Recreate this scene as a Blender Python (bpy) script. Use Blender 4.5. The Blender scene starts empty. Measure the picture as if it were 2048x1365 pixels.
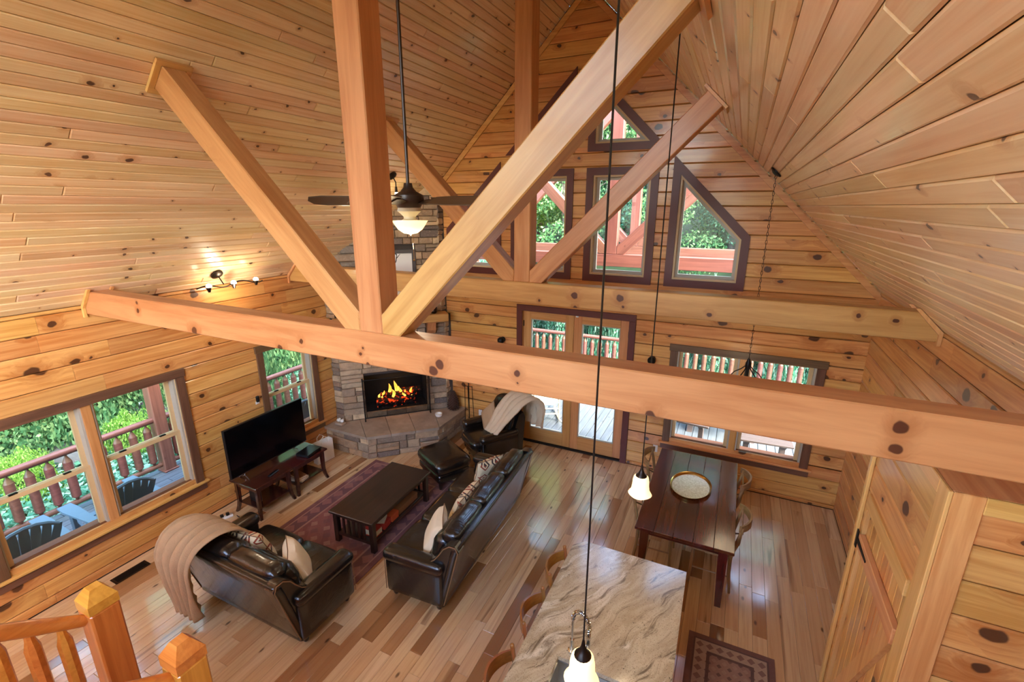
import bpy, math, random
import numpy as np
from mathutils import Matrix, Vector
random.seed(7)
rs = np.random.RandomState(11)
SC = bpy.context.scene
COL = SC.collection
R = math.radians
PI = math.pi

# ------------------------------------------------------------------ camera
CAM_P = (2.2752, -7.148, 4.1284)
YAW, PITCH, ROLL, FPX = 0.4439, 0.2791, 0.0019, 943.66
cd = bpy.data.cameras.new('camera')
cam = bpy.data.objects.new('camera', cd)
COL.objects.link(cam)
cd.sensor_width = 36.0
cd.lens = FPX / 2048 * 36
cd.clip_start = 0.02
cd.clip_end = 300
_f = Vector((-math.sin(YAW) * math.cos(PITCH), math.cos(YAW) * math.cos(PITCH), -math.sin(PITCH)))
_r = Vector((math.cos(YAW), math.sin(YAW), 0))
_u = _r.cross(_f)
_r2 = _r * math.cos(ROLL) + _u * math.sin(ROLL)
_u2 = -_r * math.sin(ROLL) + _u * math.cos(ROLL)
cam.matrix_world = Matrix(((_r2.x, _u2.x, -_f.x, CAM_P[0]), (_r2.y, _u2.y, -_f.y, CAM_P[1]),
                           (_r2.z, _u2.z, -_f.z, CAM_P[2]), (0, 0, 0, 1)))
SC.camera = cam

# ------------------------------------------------------------------ world, sun, exposure
w = bpy.data.worlds.new('sky')
SC.world = w
w.use_nodes = True
nt = w.node_tree
bg = nt.nodes['Background']
sky = nt.nodes.new('ShaderNodeTexSky')
sky.sky_type = 'NISHITA'
sky.sun_disc = False
sky.sun_elevation = R(40)
sky.sun_rotation = R(100)
sky.air_density = 1.0
sky.dust_density = 2.5
nt.links.new(sky.outputs[0], bg.inputs[0])
bg.inputs[1].default_value = 2.9
sd = bpy.data.lights.new('sun', 'SUN')
sd.energy = 6.0
sd.angle = R(2.0)
sd.color = (1.0, 0.93, 0.82)
sun = bpy.data.objects.new('sun', sd)
COL.objects.link(sun)
sun.rotation_euler = Vector((0.78, -0.14, 0.62)).to_track_quat('Z', 'Y').to_euler()
SC.view_settings.view_transform = 'Standard'
SC.view_settings.look = 'None'
SC.view_settings.exposure = 0.55
SC.view_settings.gamma = 1.0
SC.view_settings.use_curve_mapping = False

# ------------------------------------------------------------------ helpers
def lin(c):
    return tuple(((v / 255) / 12.92 if v / 255 <= 0.04045 else ((v / 255 + 0.055) / 1.055) ** 2.4) for v in c) + (1.0,)

WOODS = set()
KEEP_AXES = {'plank', 'ceiling_board', 'deck_board', 'door_board', 'top_plank', 'baluster', 'pointed_tip', 'floor_planks', 'arm', 'bag_body'}
class MB:
    """collects shapes, builds ONE mesh object"""
    def __init__(s, M=None):
        s.v = []; s.f = []; s.M = M
    def add(s, vs, fs):
        n = len(s.v)
        if s.M is not None:
            vs = [tuple(s.M @ Vector(p)) for p in vs]
        s.v += [tuple(p) for p in vs]
        s.f += [tuple(i + n for i in f) for f in fs]
        return s
    def box(s, x0, x1, y0, y1, z0, z1):
        return s.add([(x0, y0, z0), (x1, y0, z0), (x1, y1, z0), (x0, y1, z0), (x0, y0, z1), (x1, y0, z1), (x1, y1, z1), (x0, y1, z1)],
                     [(0, 3, 2, 1), (4, 5, 6, 7), (0, 1, 5, 4), (1, 2, 6, 5), (2, 3, 7, 6), (3, 0, 4, 7)])
    def cbox(s, x0, x1, y0, y1, z0, z1, c=0.006):
        xs = (x0, x1); ys = (y0, y1); zs = (z0, z1)
        P = {}; vs = []
        for i in (0, 1):
            for j in (0, 1):
                for k in (0, 1):
                    sx, sy, sz = (1, -1)[i], (1, -1)[j], (1, -1)[k]
                    for a in range(3):
                        p = [xs[i] + sx * c, ys[j] + sy * c, zs[k] + sz * c]
                        p[a] = (xs[i], ys[j], zs[k])[a]
                        P[i, j, k, a] = len(vs); vs.append(tuple(p))
        fs = []
        for a in range(3):
            b, d = (a + 1) % 3, (a + 2) % 3
            for e in (0, 1):
                q = []
                for (m, n) in ((0, 0), (1, 0), (1, 1), (0, 1)):
                    t = [0, 0, 0]; t[a] = e; t[b] = m; t[d] = n
                    q.append(P[t[0], t[1], t[2], a])
                fs.append(tuple(q) if e else tuple(reversed(q)))
            for m in (0, 1):
                for n in (0, 1):
                    q = []
                    for (e, ax) in ((0, b), (1, b), (1, d), (0, d)):
                        t = [0, 0, 0]; t[a] = e; t[b] = m; t[d] = n
                        q.append(P[t[0], t[1], t[2], ax])
                    fs.append(tuple(q) if (m ^ n) == 0 else tuple(reversed(q)))
        for i in (0, 1):
            for j in (0, 1):
                for k in (0, 1):
                    q = (P[i, j, k, 0], P[i, j, k, 1], P[i, j, k, 2])
                    fs.append(q if (i + j + k) % 2 else tuple(reversed(q)))
        return s.add(vs, fs)
    def prism(s, poly, ext):
        n = len(poly); e = Vector(ext)
        vs = [tuple(p) for p in poly] + [tuple(Vector(p) + e) for p in poly]
        fs = [tuple(reversed(range(n))), tuple(range(n, 2 * n))] + [(i, (i + 1) % n, n + (i + 1) % n, n + i) for i in range(n)]
        return s.add(vs, fs)
    def tube(s, pts, r, n=8, caps=True):
        pts = [Vector(p) for p in pts]; m = len(pts)
        rr = r if isinstance(r, (list, tuple)) else [r] * m
        vs = []; fs = []; prev = None
        for i, p in enumerate(pts):
            t = (pts[min(i + 1, m - 1)] - pts[max(i - 1, 0)]).normalized()
            if prev is None:
                a = Vector((0, 0, 1)) if abs(t.z) < 0.9 else Vector((1, 0, 0))
                u = t.cross(a).normalized()
            else:
                u = (prev - t * prev.dot(t)).normalized()
            prev = u; b = t.cross(u)
            for k in range(n):
                a = 2 * PI * k / n
                vs.append(tuple(p + (u * math.cos(a) + b * math.sin(a)) * rr[i]))
        for i in range(m - 1):
            for k in range(n):
                fs.append((i * n + k, i * n + (k + 1) % n, (i + 1) * n + (k + 1) % n, (i + 1) * n + k))
        if caps:
            fs.append(tuple(reversed(range(n)))); fs.append(tuple(range((m - 1) * n, m * n)))
        return s.add(vs, fs)
    def cyl(s, p0, p1, r0, r1=None, n=12):
        return s.tube([p0, p1], [r0, r0 if r1 is None else r1], n)
    def lathe(s, prof, c=(0, 0, 0), n=16, sx=1, sy=1):
        vs = []; fs = []; m = len(prof)
        for (r, z) in prof:
            for k in range(n):
                a = 2 * PI * k / n
                vs.append((c[0] + r * math.cos(a) * sx, c[1] + r * math.sin(a) * sy, c[2] + z))
        for i in range(m - 1):
            for k in range(n):
                fs.append((i * n + k, i * n + (k + 1) % n, (i + 1) * n + (k + 1) % n, (i + 1) * n + k))
        fs.append(tuple(reversed(range(n)))); fs.append(tuple(range((m - 1) * n, m * n)))
        return s.add(vs, fs)
    def ball(s, c, r, n=12, sx=1, sy=1, sz=1):
        m = max(6, n // 2)
        return s.lathe([(max(1e-4, r * math.sin(PI * i / m)), -r * sz * math.cos(PI * i / m)) for i in range(m + 1)], c, n, sx, sy)
    def rbox(s, c, size, r, n=5, puff=0.0, f=None):
        """rounded box; puff bulges the faces; f maps local point to point"""
        hx, hy, hz = size[0] / 2, size[1] / 2, size[2] / 2
        r = min(r, hx, hy, hz)
        ts = [-1 + 2 * i / (2 * n) for i in range(2 * n + 1)]
        idx = {}; vs = []; fs = []
        def vert(a, b, d):
            k = (round(a, 5), round(b, 5), round(d, 5))
            if k in idx: return idx[k]
            def sp(t, h):
                q = abs(t)
                return math.copysign((h - r) * min(1, q / 0.6) if q < 0.6 else (h - r) + r * (q - 0.6) / 0.4, t) if h > r else t * h
            p = Vector((sp(a, hx), sp(b, hy), sp(d, hz)))
            q = Vector((max(-(hx - r), min(hx - r, p.x)), max(-(hy - r), min(hy - r, p.y)), max(-(hz - r), min(hz - r, p.z))))
            dd = p - q
            if dd.length > 1e-6:
                mx = max(abs(dd.x), abs(dd.y), abs(dd.z))
                dd = dd.normalized() * mx
            p = q + dd
            if puff:
                kx, ky, kz = p.x / hx, p.y / hy, p.z / hz
                p = Vector((p.x + puff * kx * (1 - ky * ky) * (1 - kz * kz), p.y + puff * ky * (1 - kx * kx) * (1 - kz * kz), p.z + puff * kz * (1 - kx * kx) * (1 - ky * ky)))
            if f: p = Vector(f(p))
            idx[k] = len(vs); vs.append((p.x + c[0], p.y + c[1], p.z + c[2]))
            return idx[k]
        for ax in range(3):
            for e in (-1, 1):
                for i in range(2 * n):
                    for j in range(2 * n):
                        q = []
                        for (a, b) in ((i, j), (i + 1, j), (i + 1, j + 1), (i, j + 1)):
                            t = [0, 0, 0]; t[ax] = e; t[(ax + 1) % 3] = ts[a]; t[(ax + 2) % 3] = ts[b]
                            q.append(vert(*t))
                        fs.append(tuple(q) if e > 0 else tuple(reversed(q)))
        return s.add(vs, fs)
    def build(s, name, mat, parent=None, smooth=False, M=None):
        if mat in WOODS and name not in KEEP_AXES and s.v:
            # turn the piece so that its length, and with it the grain, lies on local x
            a = np.array(s.v); ex = a.max(0) - a.min(0); k = int(ex.argmax())
            if k and ex[k] > 1.25 * ex[0]:
                T = RZ(PI / 2) if k == 1 else RY(-PI / 2)
                Ti = T.inverted(); s.v = [tuple(Ti @ Vector(p)) for p in s.v]
                M = T if M is None else M @ T
        me = bpy.data.meshes.new(name)
        me.from_pydata(s.v, [], s.f)
        if smooth:
            me.polygons.foreach_set('use_smooth', [True] * len(me.polygons))
            me.set_sharp_from_angle(angle=R(40))
        me.materials.append(MT[mat] if isinstance(mat, str) else mat)
        me.update()
        return link(name, me, parent, M)

def link(name, me, parent=None, M=None):
    o = bpy.data.objects.new(name, me)
    COL.objects.link(o)
    if parent: o.parent = parent
    if M is not None: o.matrix_basis = M
    return o

def tag(o, label=None, cat=None, group=None, kind=None):
    if label: o['label'] = label
    if cat: o['category'] = cat
    if group: o['group'] = group
    if kind: o['kind'] = kind
    return o

def thing(name, label, cat, loc=(0, 0, 0), rz=0, group=None, kind=None, M=None):
    o = bpy.data.objects.new(name, None)
    COL.objects.link(o)
    o.empty_display_size = 0.1
    if M is not None: o.matrix_basis = M
    else:
        o.location = loc; o.rotation_euler = (0, 0, rz)
    return tag(o, label, cat, group, kind)

def copy_tree(o, parent=None):
    c = o.copy(); COL.objects.link(c); c.parent = parent
    for ch in list(o.children): copy_tree(ch, c)
    return c

def frame(X, Y, Z, o):
    return Matrix(((X[0], Y[0], Z[0], o[0]), (X[1], Y[1], Z[1], o[1]), (X[2], Y[2], Z[2], o[2]), (0, 0, 0, 1)))
def RZ(a): return Matrix.Rotation(a, 4, 'Z')
def RX(a): return Matrix.Rotation(a, 4, 'X')
def RY(a): return Matrix.Rotation(a, 4, 'Y')
def TR(x, y, z): return Matrix.Translation((x, y, z))
def px(p):
    d = Vector(p) - Vector(CAM_P); z = d.dot(_f)
    if z < 0.05: return None
    return 1024 + FPX * d.dot(_r2) / z, 682.5 - FPX * d.dot(_u2) / z, z
# ------------------------------------------------------------------ materials (all procedural)
MT = {}
BEAM_ZC = 3.1303
class NG:
    def __init__(s, name):
        m = bpy.data.materials.new(name); m.use_nodes = True
        s.m = m; s.nt = m.node_tree; s.b = s.nt.nodes['Principled BSDF']; s.out = s.nt.nodes['Material Output']
        MT[name] = m
    def n(s, t, **k):
        q = s.nt.nodes.new('ShaderNode' + t)
        for a, b in k.items(): setattr(q, a, b)
        return q
    def l(s, a, b): s.nt.links.new(a, b)
    def put(s, sock, v):
        if hasattr(v, 'links'): s.l(v, sock)
        elif v is not None: sock.default_value = v
    def math(s, op, a, b=None, c=None, clamp=False):
        q = s.n('Math', operation=op); q.use_clamp = clamp
        s.put(q.inputs[0], a)
        if b is not None: s.put(q.inputs[1], b)
        if c is not None: s.put(q.inputs[2], c)
        return q.outputs[0]
    def vm(s, op, a, b=None):
        q = s.n('VectorMath', operation=op); s.put(q.inputs[0], a)
        if b is not None: s.put(q.inputs[1], b)
        return q.outputs[0]
    def mix(s, fac, a, b, mode='MIX'):
        q = s.n('MixRGB', blend_type=mode); s.put(q.inputs[0], fac); s.put(q.inputs[1], a); s.put(q.inputs[2], b)
        return q.outputs[0]
    def noise(s, vec, scale=1, detail=3, rough=0.55, dist=0, out=0):
        q = s.n('TexNoise'); s.put(q.inputs['Vector'], vec); q.inputs['Scale'].default_value = scale
        q.inputs['Detail'].default_value = detail; q.inputs['Roughness'].default_value = rough; q.inputs['Distortion'].default_value = dist
        return q.outputs[out]
    def ramp(s, fac, stops):
        q = s.n('ValToRGB'); s.put(q.inputs[0], fac); e = q.color_ramp.elements
        while len(e) < len(stops): e.new(0.5)
        for i, (p, c) in enumerate(stops): e[i].position = p; e[i].color = c
        return q.outputs[0]
    def smooth(s, v, lo, hi, a=0.0, b=1.0):
        q = s.n('MapRange', interpolation_type='SMOOTHSTEP'); s.put(q.inputs[0], v); s.put(q.inputs[1], lo); s.put(q.inputs[2], hi)
        q.inputs[3].default_value = a; q.inputs[4].default_value = b
        return q.outputs[0]
    def obj(s): return s.n('TexCoord').outputs['Object']
    def rnd(s):
        a = s.n('ObjectInfo').outputs['Random']; b = s.n('NewGeometry').outputs['Random Per Island']
        return s.math('FRACT', s.math('ADD', s.math('MULTIPLY', a, 7.13), s.math('MULTIPLY', b, 3.7)))
    def orand(s): return s.n('ObjectInfo').outputs['Random']
    def bump(s, h, strength=0.3, dist=0.01):
        q = s.n('Bump'); q.inputs['Strength'].default_value = strength; q.inputs['Distance'].default_value = dist
        s.l(h, q.inputs['Height']); s.l(q.outputs[0], s.b.inputs['Normal'])
    def fin(s, col=None, rough=0.5, metal=0, coat=0, spec=None, emit=None, es=1.0):
        if col is not None: s.put(s.b.inputs['Base Color'], col)
        s.put(s.b.inputs['Roughness'], rough); s.b.inputs['Metallic'].default_value = metal
        if coat: s.b.inputs['Coat Weight'].default_value = coat; s.b.inputs['Coat Roughness'].default_value = 0.12
        if spec is not None: s.b.inputs['Specular IOR Level'].default_value = spec
        if emit is not None: s.put(s.b.inputs['Emission Color'], emit); s.b.inputs['Emission Strength'].default_value = es
        return s.m

def plain(name, c, rough=0.5, metal=0, coat=0, var=0.0, bumpy=0, bscale=60, emit=None, es=1.0, spec=None):
    g = NG(name); col = lin(c)
    if var:
        n = g.noise(g.obj(), 9, 3)
        col = g.mix(g.math('MULTIPLY', n, var), col, tuple(x * 0.45 for x in col[:3]) + (1,))
    if bumpy: g.bump(g.noise(g.obj(), bscale, 3), bumpy, 0.006)
    return g.fin(col, rough, metal, coat, spec, None if emit is None else lin(emit), es)

def wood(name, light, dark, knot, rough=0.35, coat=0.25, dens=0.45, kscale=3.0, var=0.35, solid=False, gy=16.0, rad=(0.03, 0.07), along=0.8, hue=0.03, fixed=()):
    """boards are modelled with their length on local x"""
    WOODS.add(name)
    g = NG(name); r = g.rnd()
    off = g.n('CombineXYZ')
    for i, k in enumerate((57.0, 31.0, 17.0)): g.l(g.math('MULTIPLY', r, k), off.inputs[i])
    v = g.vm('ADD', g.obj(), off.outputs[0])
    vd = g.vm('MULTIPLY', v, (along, 1, 1))
    # knots
    wob = g.vm('MULTIPLY', g.noise(v, 9, 2, out=1), (0.05, 0.05, 0.05))
    vor = g.n('TexVoronoi', voronoi_dimensions='3D' if solid else '2D'); vor.inputs['Scale'].default_value = kscale
    vor.inputs['Randomness'].default_value = 1.0
    g.l(g.vm('ADD', vd, wob), vor.inputs['Vector'])
    sep = g.n('SeparateColor'); g.l(vor.outputs['Color'], sep.inputs[0])
    act = g.math('LESS_THAN', sep.outputs[1], dens)
    rr = g.math('MULTIPLY_ADD', g.math('POWER', sep.outputs[0], 2.0), rad[1], rad[0])
    d = vor.outputs['Distance']
    k = g.math('MULTIPLY', g.smooth(d, g.math('MULTIPLY', rr, 0.7), rr, 1, 0), act)
    h = g.math('MULTIPLY', g.smooth(d, rr, g.math('MULTIPLY', rr, 3.4), 1, 0), act)
    if fixed:
        so = g.n('SeparateXYZ'); g.l(g.vm('ADD', g.obj(), wob), so.inputs[0])
        for (kx, kz, kr) in fixed:
            e = g.math('SQRT', g.math('ADD', g.math('POWER', g.math('SUBTRACT', so.outputs[0], kx), 2.0), g.math('POWER', g.math('SUBTRACT', so.outputs[2], kz), 2.0)))
            k = g.math('MAXIMUM', k, g.smooth(e, kr * 0.75, kr * 1.05, 1, 0))
            h = g.math('MAXIMUM', h, g.smooth(e, kr, kr * 3.2, 1, 0))
    # grain bent around the knots
    bend = g.math('MULTIPLY', h, 0.05)
    bv = g.n('CombineXYZ'); g.l(bend, bv.inputs[1]); g.l(bend, bv.inputs[2])
    gv = g.vm('MULTIPLY', g.vm('ADD', v, bv.outputs[0]), (0.7, gy, gy))
    g1 = g.noise(gv, 1.7, 4, 0.6, 0.5)
    tone = g.noise(g.vm('MULTIPLY', v, (0.6, 2.2, 2.2)), 1.0, 2)
    fac = g.smooth(g.math('ADD', g.math('MULTIPLY', g1, 0.65), g.math('MULTIPLY', tone, 0.35)), 0.32, 0.72)
    col = g.mix(fac, lin(light), lin(dark))
    hs = g.n('HueSaturation'); g.l(col, hs.inputs['Color'])
    r2 = g.math('FRACT', g.math('MULTIPLY', r, 13.7))
    g.l(g.math('MULTIPLY_ADD', r2, hue, 0.5 - hue / 2), hs.inputs['Hue'])
    g.l(g.math('MULTIPLY_ADD', r, var, 1 - var * 0.55), hs.inputs['Value'])
    col = g.mix(g.math('MULTIPLY', h, 0.45), hs.outputs[0], tuple(x * y for x, y in zip(lin(dark)[:3], (0.7, 0.5, 0.4))) + (1,))
    col = g.mix(g.math('MULTIPLY', k, 0.92), col, lin(knot))
    return g.fin(col, rough, 0, coat)

wood('pine_wall', (226, 168, 98), (188, 118, 52), (62, 30, 16), 0.34, 0.3, 0.6, 2.8, 0.24, rad=(0.04, 0.12), hue=0.018)
wood('pine_ceiling', (242, 212, 168), (224, 178, 124), (74, 44, 30), 0.33, 0.3, 0.5, 4.2, 0.2, gy=26)
wood('timber', (208, 152, 92), (176, 116, 60), (70, 28, 14), 0.4, 0.1, 0.25, 2.1, 0.1, solid=True, gy=9, rad=(0.05, 0.1), along=0.9)
KN1 = [(0.593, 3.145, 0.033), (0.543, 3.092, 0.0367), (1.158, 3.17, 0.0244), (1.164, 3.111, 0.0092), (1.968, 3.045, 0.0327), (3.046, 3.212, 0.0309), (3.048, 3.108, 0.0291), (-0.097, 3.121, 0.0162), (-0.065, 3.17, 0.0089), (-0.034, 3.041, 0.0216), (-0.691, 3.143, 0.0232), (-0.933, 3.054, 0.0319), (-2.877, 3.17, 0.024), (-2.035, 3.071, 0.0402), (-2.863, 3.249, 0.0191)]
KN2 = [(0.683, 3.182, 0.0393), (0.689, 3.036, 0.0283), (1.192, 3.198, 0.0431), (1.23, 3.101, 0.0162), (0.247, 3.099, 0.0175), (3.327, 3.218, 0.0222), (3.604, 3.2, 0.0215), (2.099, 3.108, 0.0251)]
for nm, kn in (('timber_tie_near', KN1), ('timber_tie_far', KN2)):
    wood(nm, (208, 152, 92), (176, 116, 60), (70, 28, 14), 0.4, 0.1, 0.0, 2.1, 0.0, solid=True, gy=9, fixed=[(a, b - BEAM_ZC, c) for a, b, c in kn])
wood('trim_pine', (226, 170, 104), (196, 130, 66), (80, 44, 24), 0.38, 0.15, 0.1, 2.4, 0.15, solid=True, gy=14)
wood('honey_log', (226, 152, 62), (190, 112, 32), (70, 34, 12), 0.3, 0.4, 0.3, 4.0, 0.12, solid=True, gy=14)
wood('stain_brown', (118, 84, 58), (84, 56, 36), (50, 30, 20), 0.4, 0.1, 0.1, 2.0, 0.1, solid=True, gy=14)
wood('door_fir', (214, 158, 96), (188, 126, 62), (150, 90, 45), 0.38, 0.15, 0.0, 2.0, 0.08, solid=True, gy=16)
wood('mahogany', (96, 42, 26), (52, 20, 13), (20, 10, 8), 0.24, 0.5, 0.12, 3.0, 0.25, solid=False, gy=12)
wood('espresso', (52, 30, 24), (26, 14, 12), (10, 6, 6), 0.3, 0.4, 0.0, 3.0, 0.1, solid=True, gy=14)
wood('cherry_end', (74, 34, 26), (44, 18, 15), (20, 8, 8), 0.22, 0.6, 0.0, 3.0, 0.1, solid=True, gy=14)
wood('chair_oak', (158, 124, 82), (122, 90, 54), (70, 50, 30), 0.45, 0.1, 0.0, 3.0, 0.1, solid=True, gy=18)
wood('stool_oak', (150, 96, 44), (116, 68, 26), (70, 40, 14), 0.35, 0.3, 0.0, 3.0, 0.1, solid=True, gy=18)
wood('log_bark', (90, 60, 42), (50, 34, 26), (20, 12, 10), 0.8, 0, 0.2, 3.0, 0.2, solid=True, gy=20)

def hickory():
    g = NG('hickory'); r = g.rnd()
    off = g.n('CombineXYZ')
    for i, k in enumerate((57.0, 31.0, 17.0)): g.l(g.math('MULTIPLY', r, k), off.inputs[i])
    v = g.vm('ADD', g.obj(), off.outputs[0])
    base = g.ramp(r, [(0.0, lin((214, 176, 128))), (0.3, lin((224, 190, 146))), (0.55, lin((202, 158, 110))), (0.72, lin((214, 176, 132))), (0.86, lin((172, 122, 78))), (1.0, lin((138, 94, 56)))])
    g1 = g.noise(g.vm('MULTIPLY', v, (0.9, 20, 1)), 1.5, 4, 0.6, 0.4)
    streak = g.noise(g.vm('MULTIPLY', v, (0.5, 7, 1)), 1.0, 2, 0.5, 0.8)
    col = g.mix(g.math('MULTIPLY', g.smooth(g1, 0.4, 0.75), 0.35), base, lin((150, 92, 46)))
    col = g.mix(g.math('MULTIPLY', g.smooth(streak, 0.6, 0.72), 0.6), col, lin((112, 66, 34)))
    vor = g.n('TexVoronoi', voronoi_dimensions='2D'); vor.inputs['Scale'].default_value = 2.6
    g.l(g.vm('MULTIPLY', v, (0.6, 1.3, 1)), vor.inputs['Vector'])
    sep = g.n('SeparateColor'); g.l(vor.outputs['Color'], sep.inputs[0])
    k = g.math('MULTIPLY', g.smooth(vor.outputs['Distance'], 0.02, 0.07, 1, 0), g.math('LESS_THAN', sep.outputs[1], 0.3))
    col = g.mix(g.math('MULTIPLY', k, 0.8), col, lin((58, 34, 20)))
    g.bump(g1, 0.08, 0.004)
    g.b.inputs['Coat IOR'].default_value = 1.7; return g.fin(col, 0.25, 0, 0.9)
hickory()

def stone():
    g = NG('ledge_stone'); r = g.orand()
    base = g.ramp(r, [(0.0, lin((106, 92, 82))), (0.2, lin((196, 164, 126))), (0.4, lin((138, 114, 94))), (0.6, lin((212, 182, 142))), (0.8, lin((100, 90, 86))), (1.0, lin((180, 142, 104)))])
    off = g.vm('ADD', g.obj(), g.vm('MULTIPLY', g.n('ObjectInfo').outputs['Location'], (3, 3, 3)))
    n1 = g.noise(off, 7, 4, 0.65); n2 = g.noise(off, 38, 3, 0.6)
    col = g.mix(g.math('MULTIPLY', g.smooth(n1, 0.4, 0.7), 0.5), base, lin((104, 88, 74)))
    col = g.mix(g.math('MULTIPLY', g.smooth(n2, 0.5, 0.8), 0.35), col, lin((206, 184, 158)))
    g.bump(g.math('ADD', n1, g.math('MULTIPLY', n2, 0.4)), 0.7, 0.02)
    return g.fin(col, 0.75)
stone()
def slab():
    g = NG('hearth_slab'); n1 = g.noise(g.obj(), 4, 5, 0.6)
    col = g.ramp(n1, [(0.3, lin((138, 120, 102))), (0.7, lin((172, 150, 128)))])
    g.bump(n1, 0.3, 0.01); g.fin(col, 0.6)
slab()
plain('mortar', (70, 60, 54), 0.9, bumpy=0.4)
plain('groove', (110, 62, 28), 0.8)
plain('plank_gap', (60, 38, 22), 0.9)
def leather():
    g = NG('leather'); n = g.noise(g.obj(), 5, 3); n2 = g.noise(g.obj(), 90, 2)
    w_ = g.noise(g.vm('MULTIPLY', g.obj(), (9, 3, 3)), 1.6, 3, 0.6, 1.2)
    col = g.ramp(n, [(0.3, lin((13, 11, 11))), (0.75, lin((30, 22, 19)))])
    g.bump(g.math('ADD', g.math('MULTIPLY', n2, 0.2), w_), 0.3, 0.02)
    g.fin(col, 0.26, 0, 0.35, 0.6)
leather()
def granite():
    g = NG('granite'); v = g.obj()
    rot = g.n('VectorRotate'); rot.inputs['Angle'].default_value = 0.55; g.l(v, rot.inputs['Vector'])
    warp = g.vm('ADD', rot.outputs[0], g.vm('MULTIPLY', g.noise(v, 1.1, 2, out=1), (0.5, 0.5, 0)))
    wv = g.noise(g.vm('MULTIPLY', warp, (4.2, 0.75, 1)), 1.5, 5, 0.6, 0.6)
    col = g.ramp(wv, [(0.28, lin((138, 126, 104))), (0.42, lin((192, 178, 150))), (0.55, lin((170, 154, 126))), (0.66, lin((214, 204, 182))), (0.8, lin((162, 146, 118)))])
    st = g.noise(g.vm('MULTIPLY', warp, (9, 1.4, 1)), 1.7, 5, 0.65, 0.8)
    col = g.mix(g.math('MULTIPLY', g.smooth(st, 0.53, 0.66), 0.8), col, lin((96, 80, 62)))
    sp = g.noise(v, 120, 2); sp2 = g.noise(g.vm('MULTIPLY', warp, (1.6, 1, 1)), 34, 3, 0.75)
    col = g.mix(g.math('MULTIPLY', g.smooth(sp, 0.56, 0.68), 0.6), col, lin((112, 88, 64)))
    col = g.mix(g.math('MULTIPLY', g.smooth(sp2, 0.63, 0.7), 0.85), col, lin((62, 50, 40)))
    g.fin(col, 0.14, 0, 0.2)
granite()
def glass():
    g = NG('window_glass'); g.nt.nodes.remove(g.b)
    t = g.n('BsdfTransparent'); t.inputs[0].default_value = (0.97, 0.99, 0.98, 1)
    q = g.n('BsdfGlossy'); q.inputs['Roughness'].default_value = 0.02
    fr = g.n('Fresnel'); fr.inputs[0].default_value = 1.35
    mx = g.n('MixShader'); g.l(fr.outputs[0], mx.inputs[0]); g.l(t.outputs[0], mx.inputs[1]); g.l(q.outputs[0], mx.inputs[2])
    g.l(mx.outputs[0], g.out.inputs[0])
glass()
def meshmat():
    g = NG('fire_mesh'); g.nt.nodes.remove(g.b)
    t = g.n('BsdfTransparent'); q = g.n('BsdfDiffuse'); q.inputs[0].default_value = (0.01, 0.01, 0.01, 1)
    mx = g.n('MixShader'); mx.inputs[0].default_value = 0.35
    g.l(t.outputs[0], mx.inputs[1]); g.l(q.outputs[0], mx.inputs[2]); g.l(mx.outputs[0], g.out.inputs[0])
meshmat()
def leafmat(name, a, b, c, trans=0.45):
    g = NG(name); r = g.n('NewGeometry').outputs['Random Per Island']
    col = g.ramp(r, [(0.0, lin(a)), (0.5, lin(b)), (1.0, lin(c))])
    g.nt.nodes.remove(g.b)
    d = g.n('BsdfDiffuse'); t = g.n('BsdfTranslucent'); g.l(col, d.inputs[0]); g.l(col, t.inputs[0])
    mx = g.n('MixShader'); mx.inputs[0].default_value = trans
    g.l(d.outputs[0], mx.inputs[1]); g.l(t.outputs[0], mx.inputs[2]); g.l(mx.outputs[0], g.out.inputs[0])
leafmat('leaf_forest', (58, 98, 62), (90, 132, 84), (150, 180, 120))
leafmat('leaf_teal', (50, 102, 84), (84, 140, 114), (146, 190, 156))
leafmat('leaf_bright', (98, 144, 52), (132, 174, 74), (182, 208, 120))
leafmat('leaf_ivy', (58, 118, 90), (100, 154, 122), (180, 210, 186))
plain('bark', (92, 82, 72), 0.9, var=0.7, bumpy=0.6, bscale=14)
def groundmat():
    g = NG('forest_floor'); n = g.noise(g.obj(), 1.2, 5)
    g.fin(g.ramp(n, [(0.3, lin((52, 62, 38))), (0.6, lin((74, 96, 52))), (0.8, lin((96, 86, 62)))]), 0.95)
groundmat()
wood('deck_wood', (96, 103, 108), (70, 77, 82), (60, 60, 60), 0.6, 0, 0.06, 3.0, 0.15, gy=12, hue=0.01)
wood('rail_red', (132, 82, 64), (100, 58, 44), (70, 36, 28), 0.5, 0.05, 0.15, 4.0, 0.12, solid=True)
plain('burgundy', (96, 40, 32), 0.42, var=0.3)
plain('sash_tan', (212, 178, 128), 0.4, var=0.2)
plain('sash_grey', (176, 168, 152), 0.4)
plain('black_iron', (24, 21, 20), 0.45, 0.6)
plain('bronze', (52, 42, 36), 0.35, 0.8)
plain('black_plastic', (16, 16, 18), 0.3)
plain('tv_screen', (6, 6, 9), 0.12, spec=0.4)
plain('silver', (190, 190, 192), 0.25, 1.0)
plain('steel', (150, 150, 150), 0.3, 1.0)
plain('chrome', (220, 220, 222), 0.08, 1.0)
plain('white_plastic', (232, 230, 224), 0.45)
plain('paper_white', (236, 230, 218), 0.7)
plain('ceramic', (228, 222, 210), 0.35)
plain('soot', (14, 12, 11), 0.95)
plain('cone_brown', (70, 42, 28), 0.8, var=0.6)
plain('cream_cloth', (228, 208, 172), 0.9, bumpy=0.2)
plain('throw_tan', (194, 160, 120), 0.95, var=0.5, bumpy=0.7, bscale=70)
plain('throw_cream', (222, 198, 164), 0.95, var=0.35, bumpy=1.0, bscale=45)
plain('piping_tan', (128, 92, 58), 0.6)
plain('brass', (196, 160, 92), 0.22, 1.0)
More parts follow.
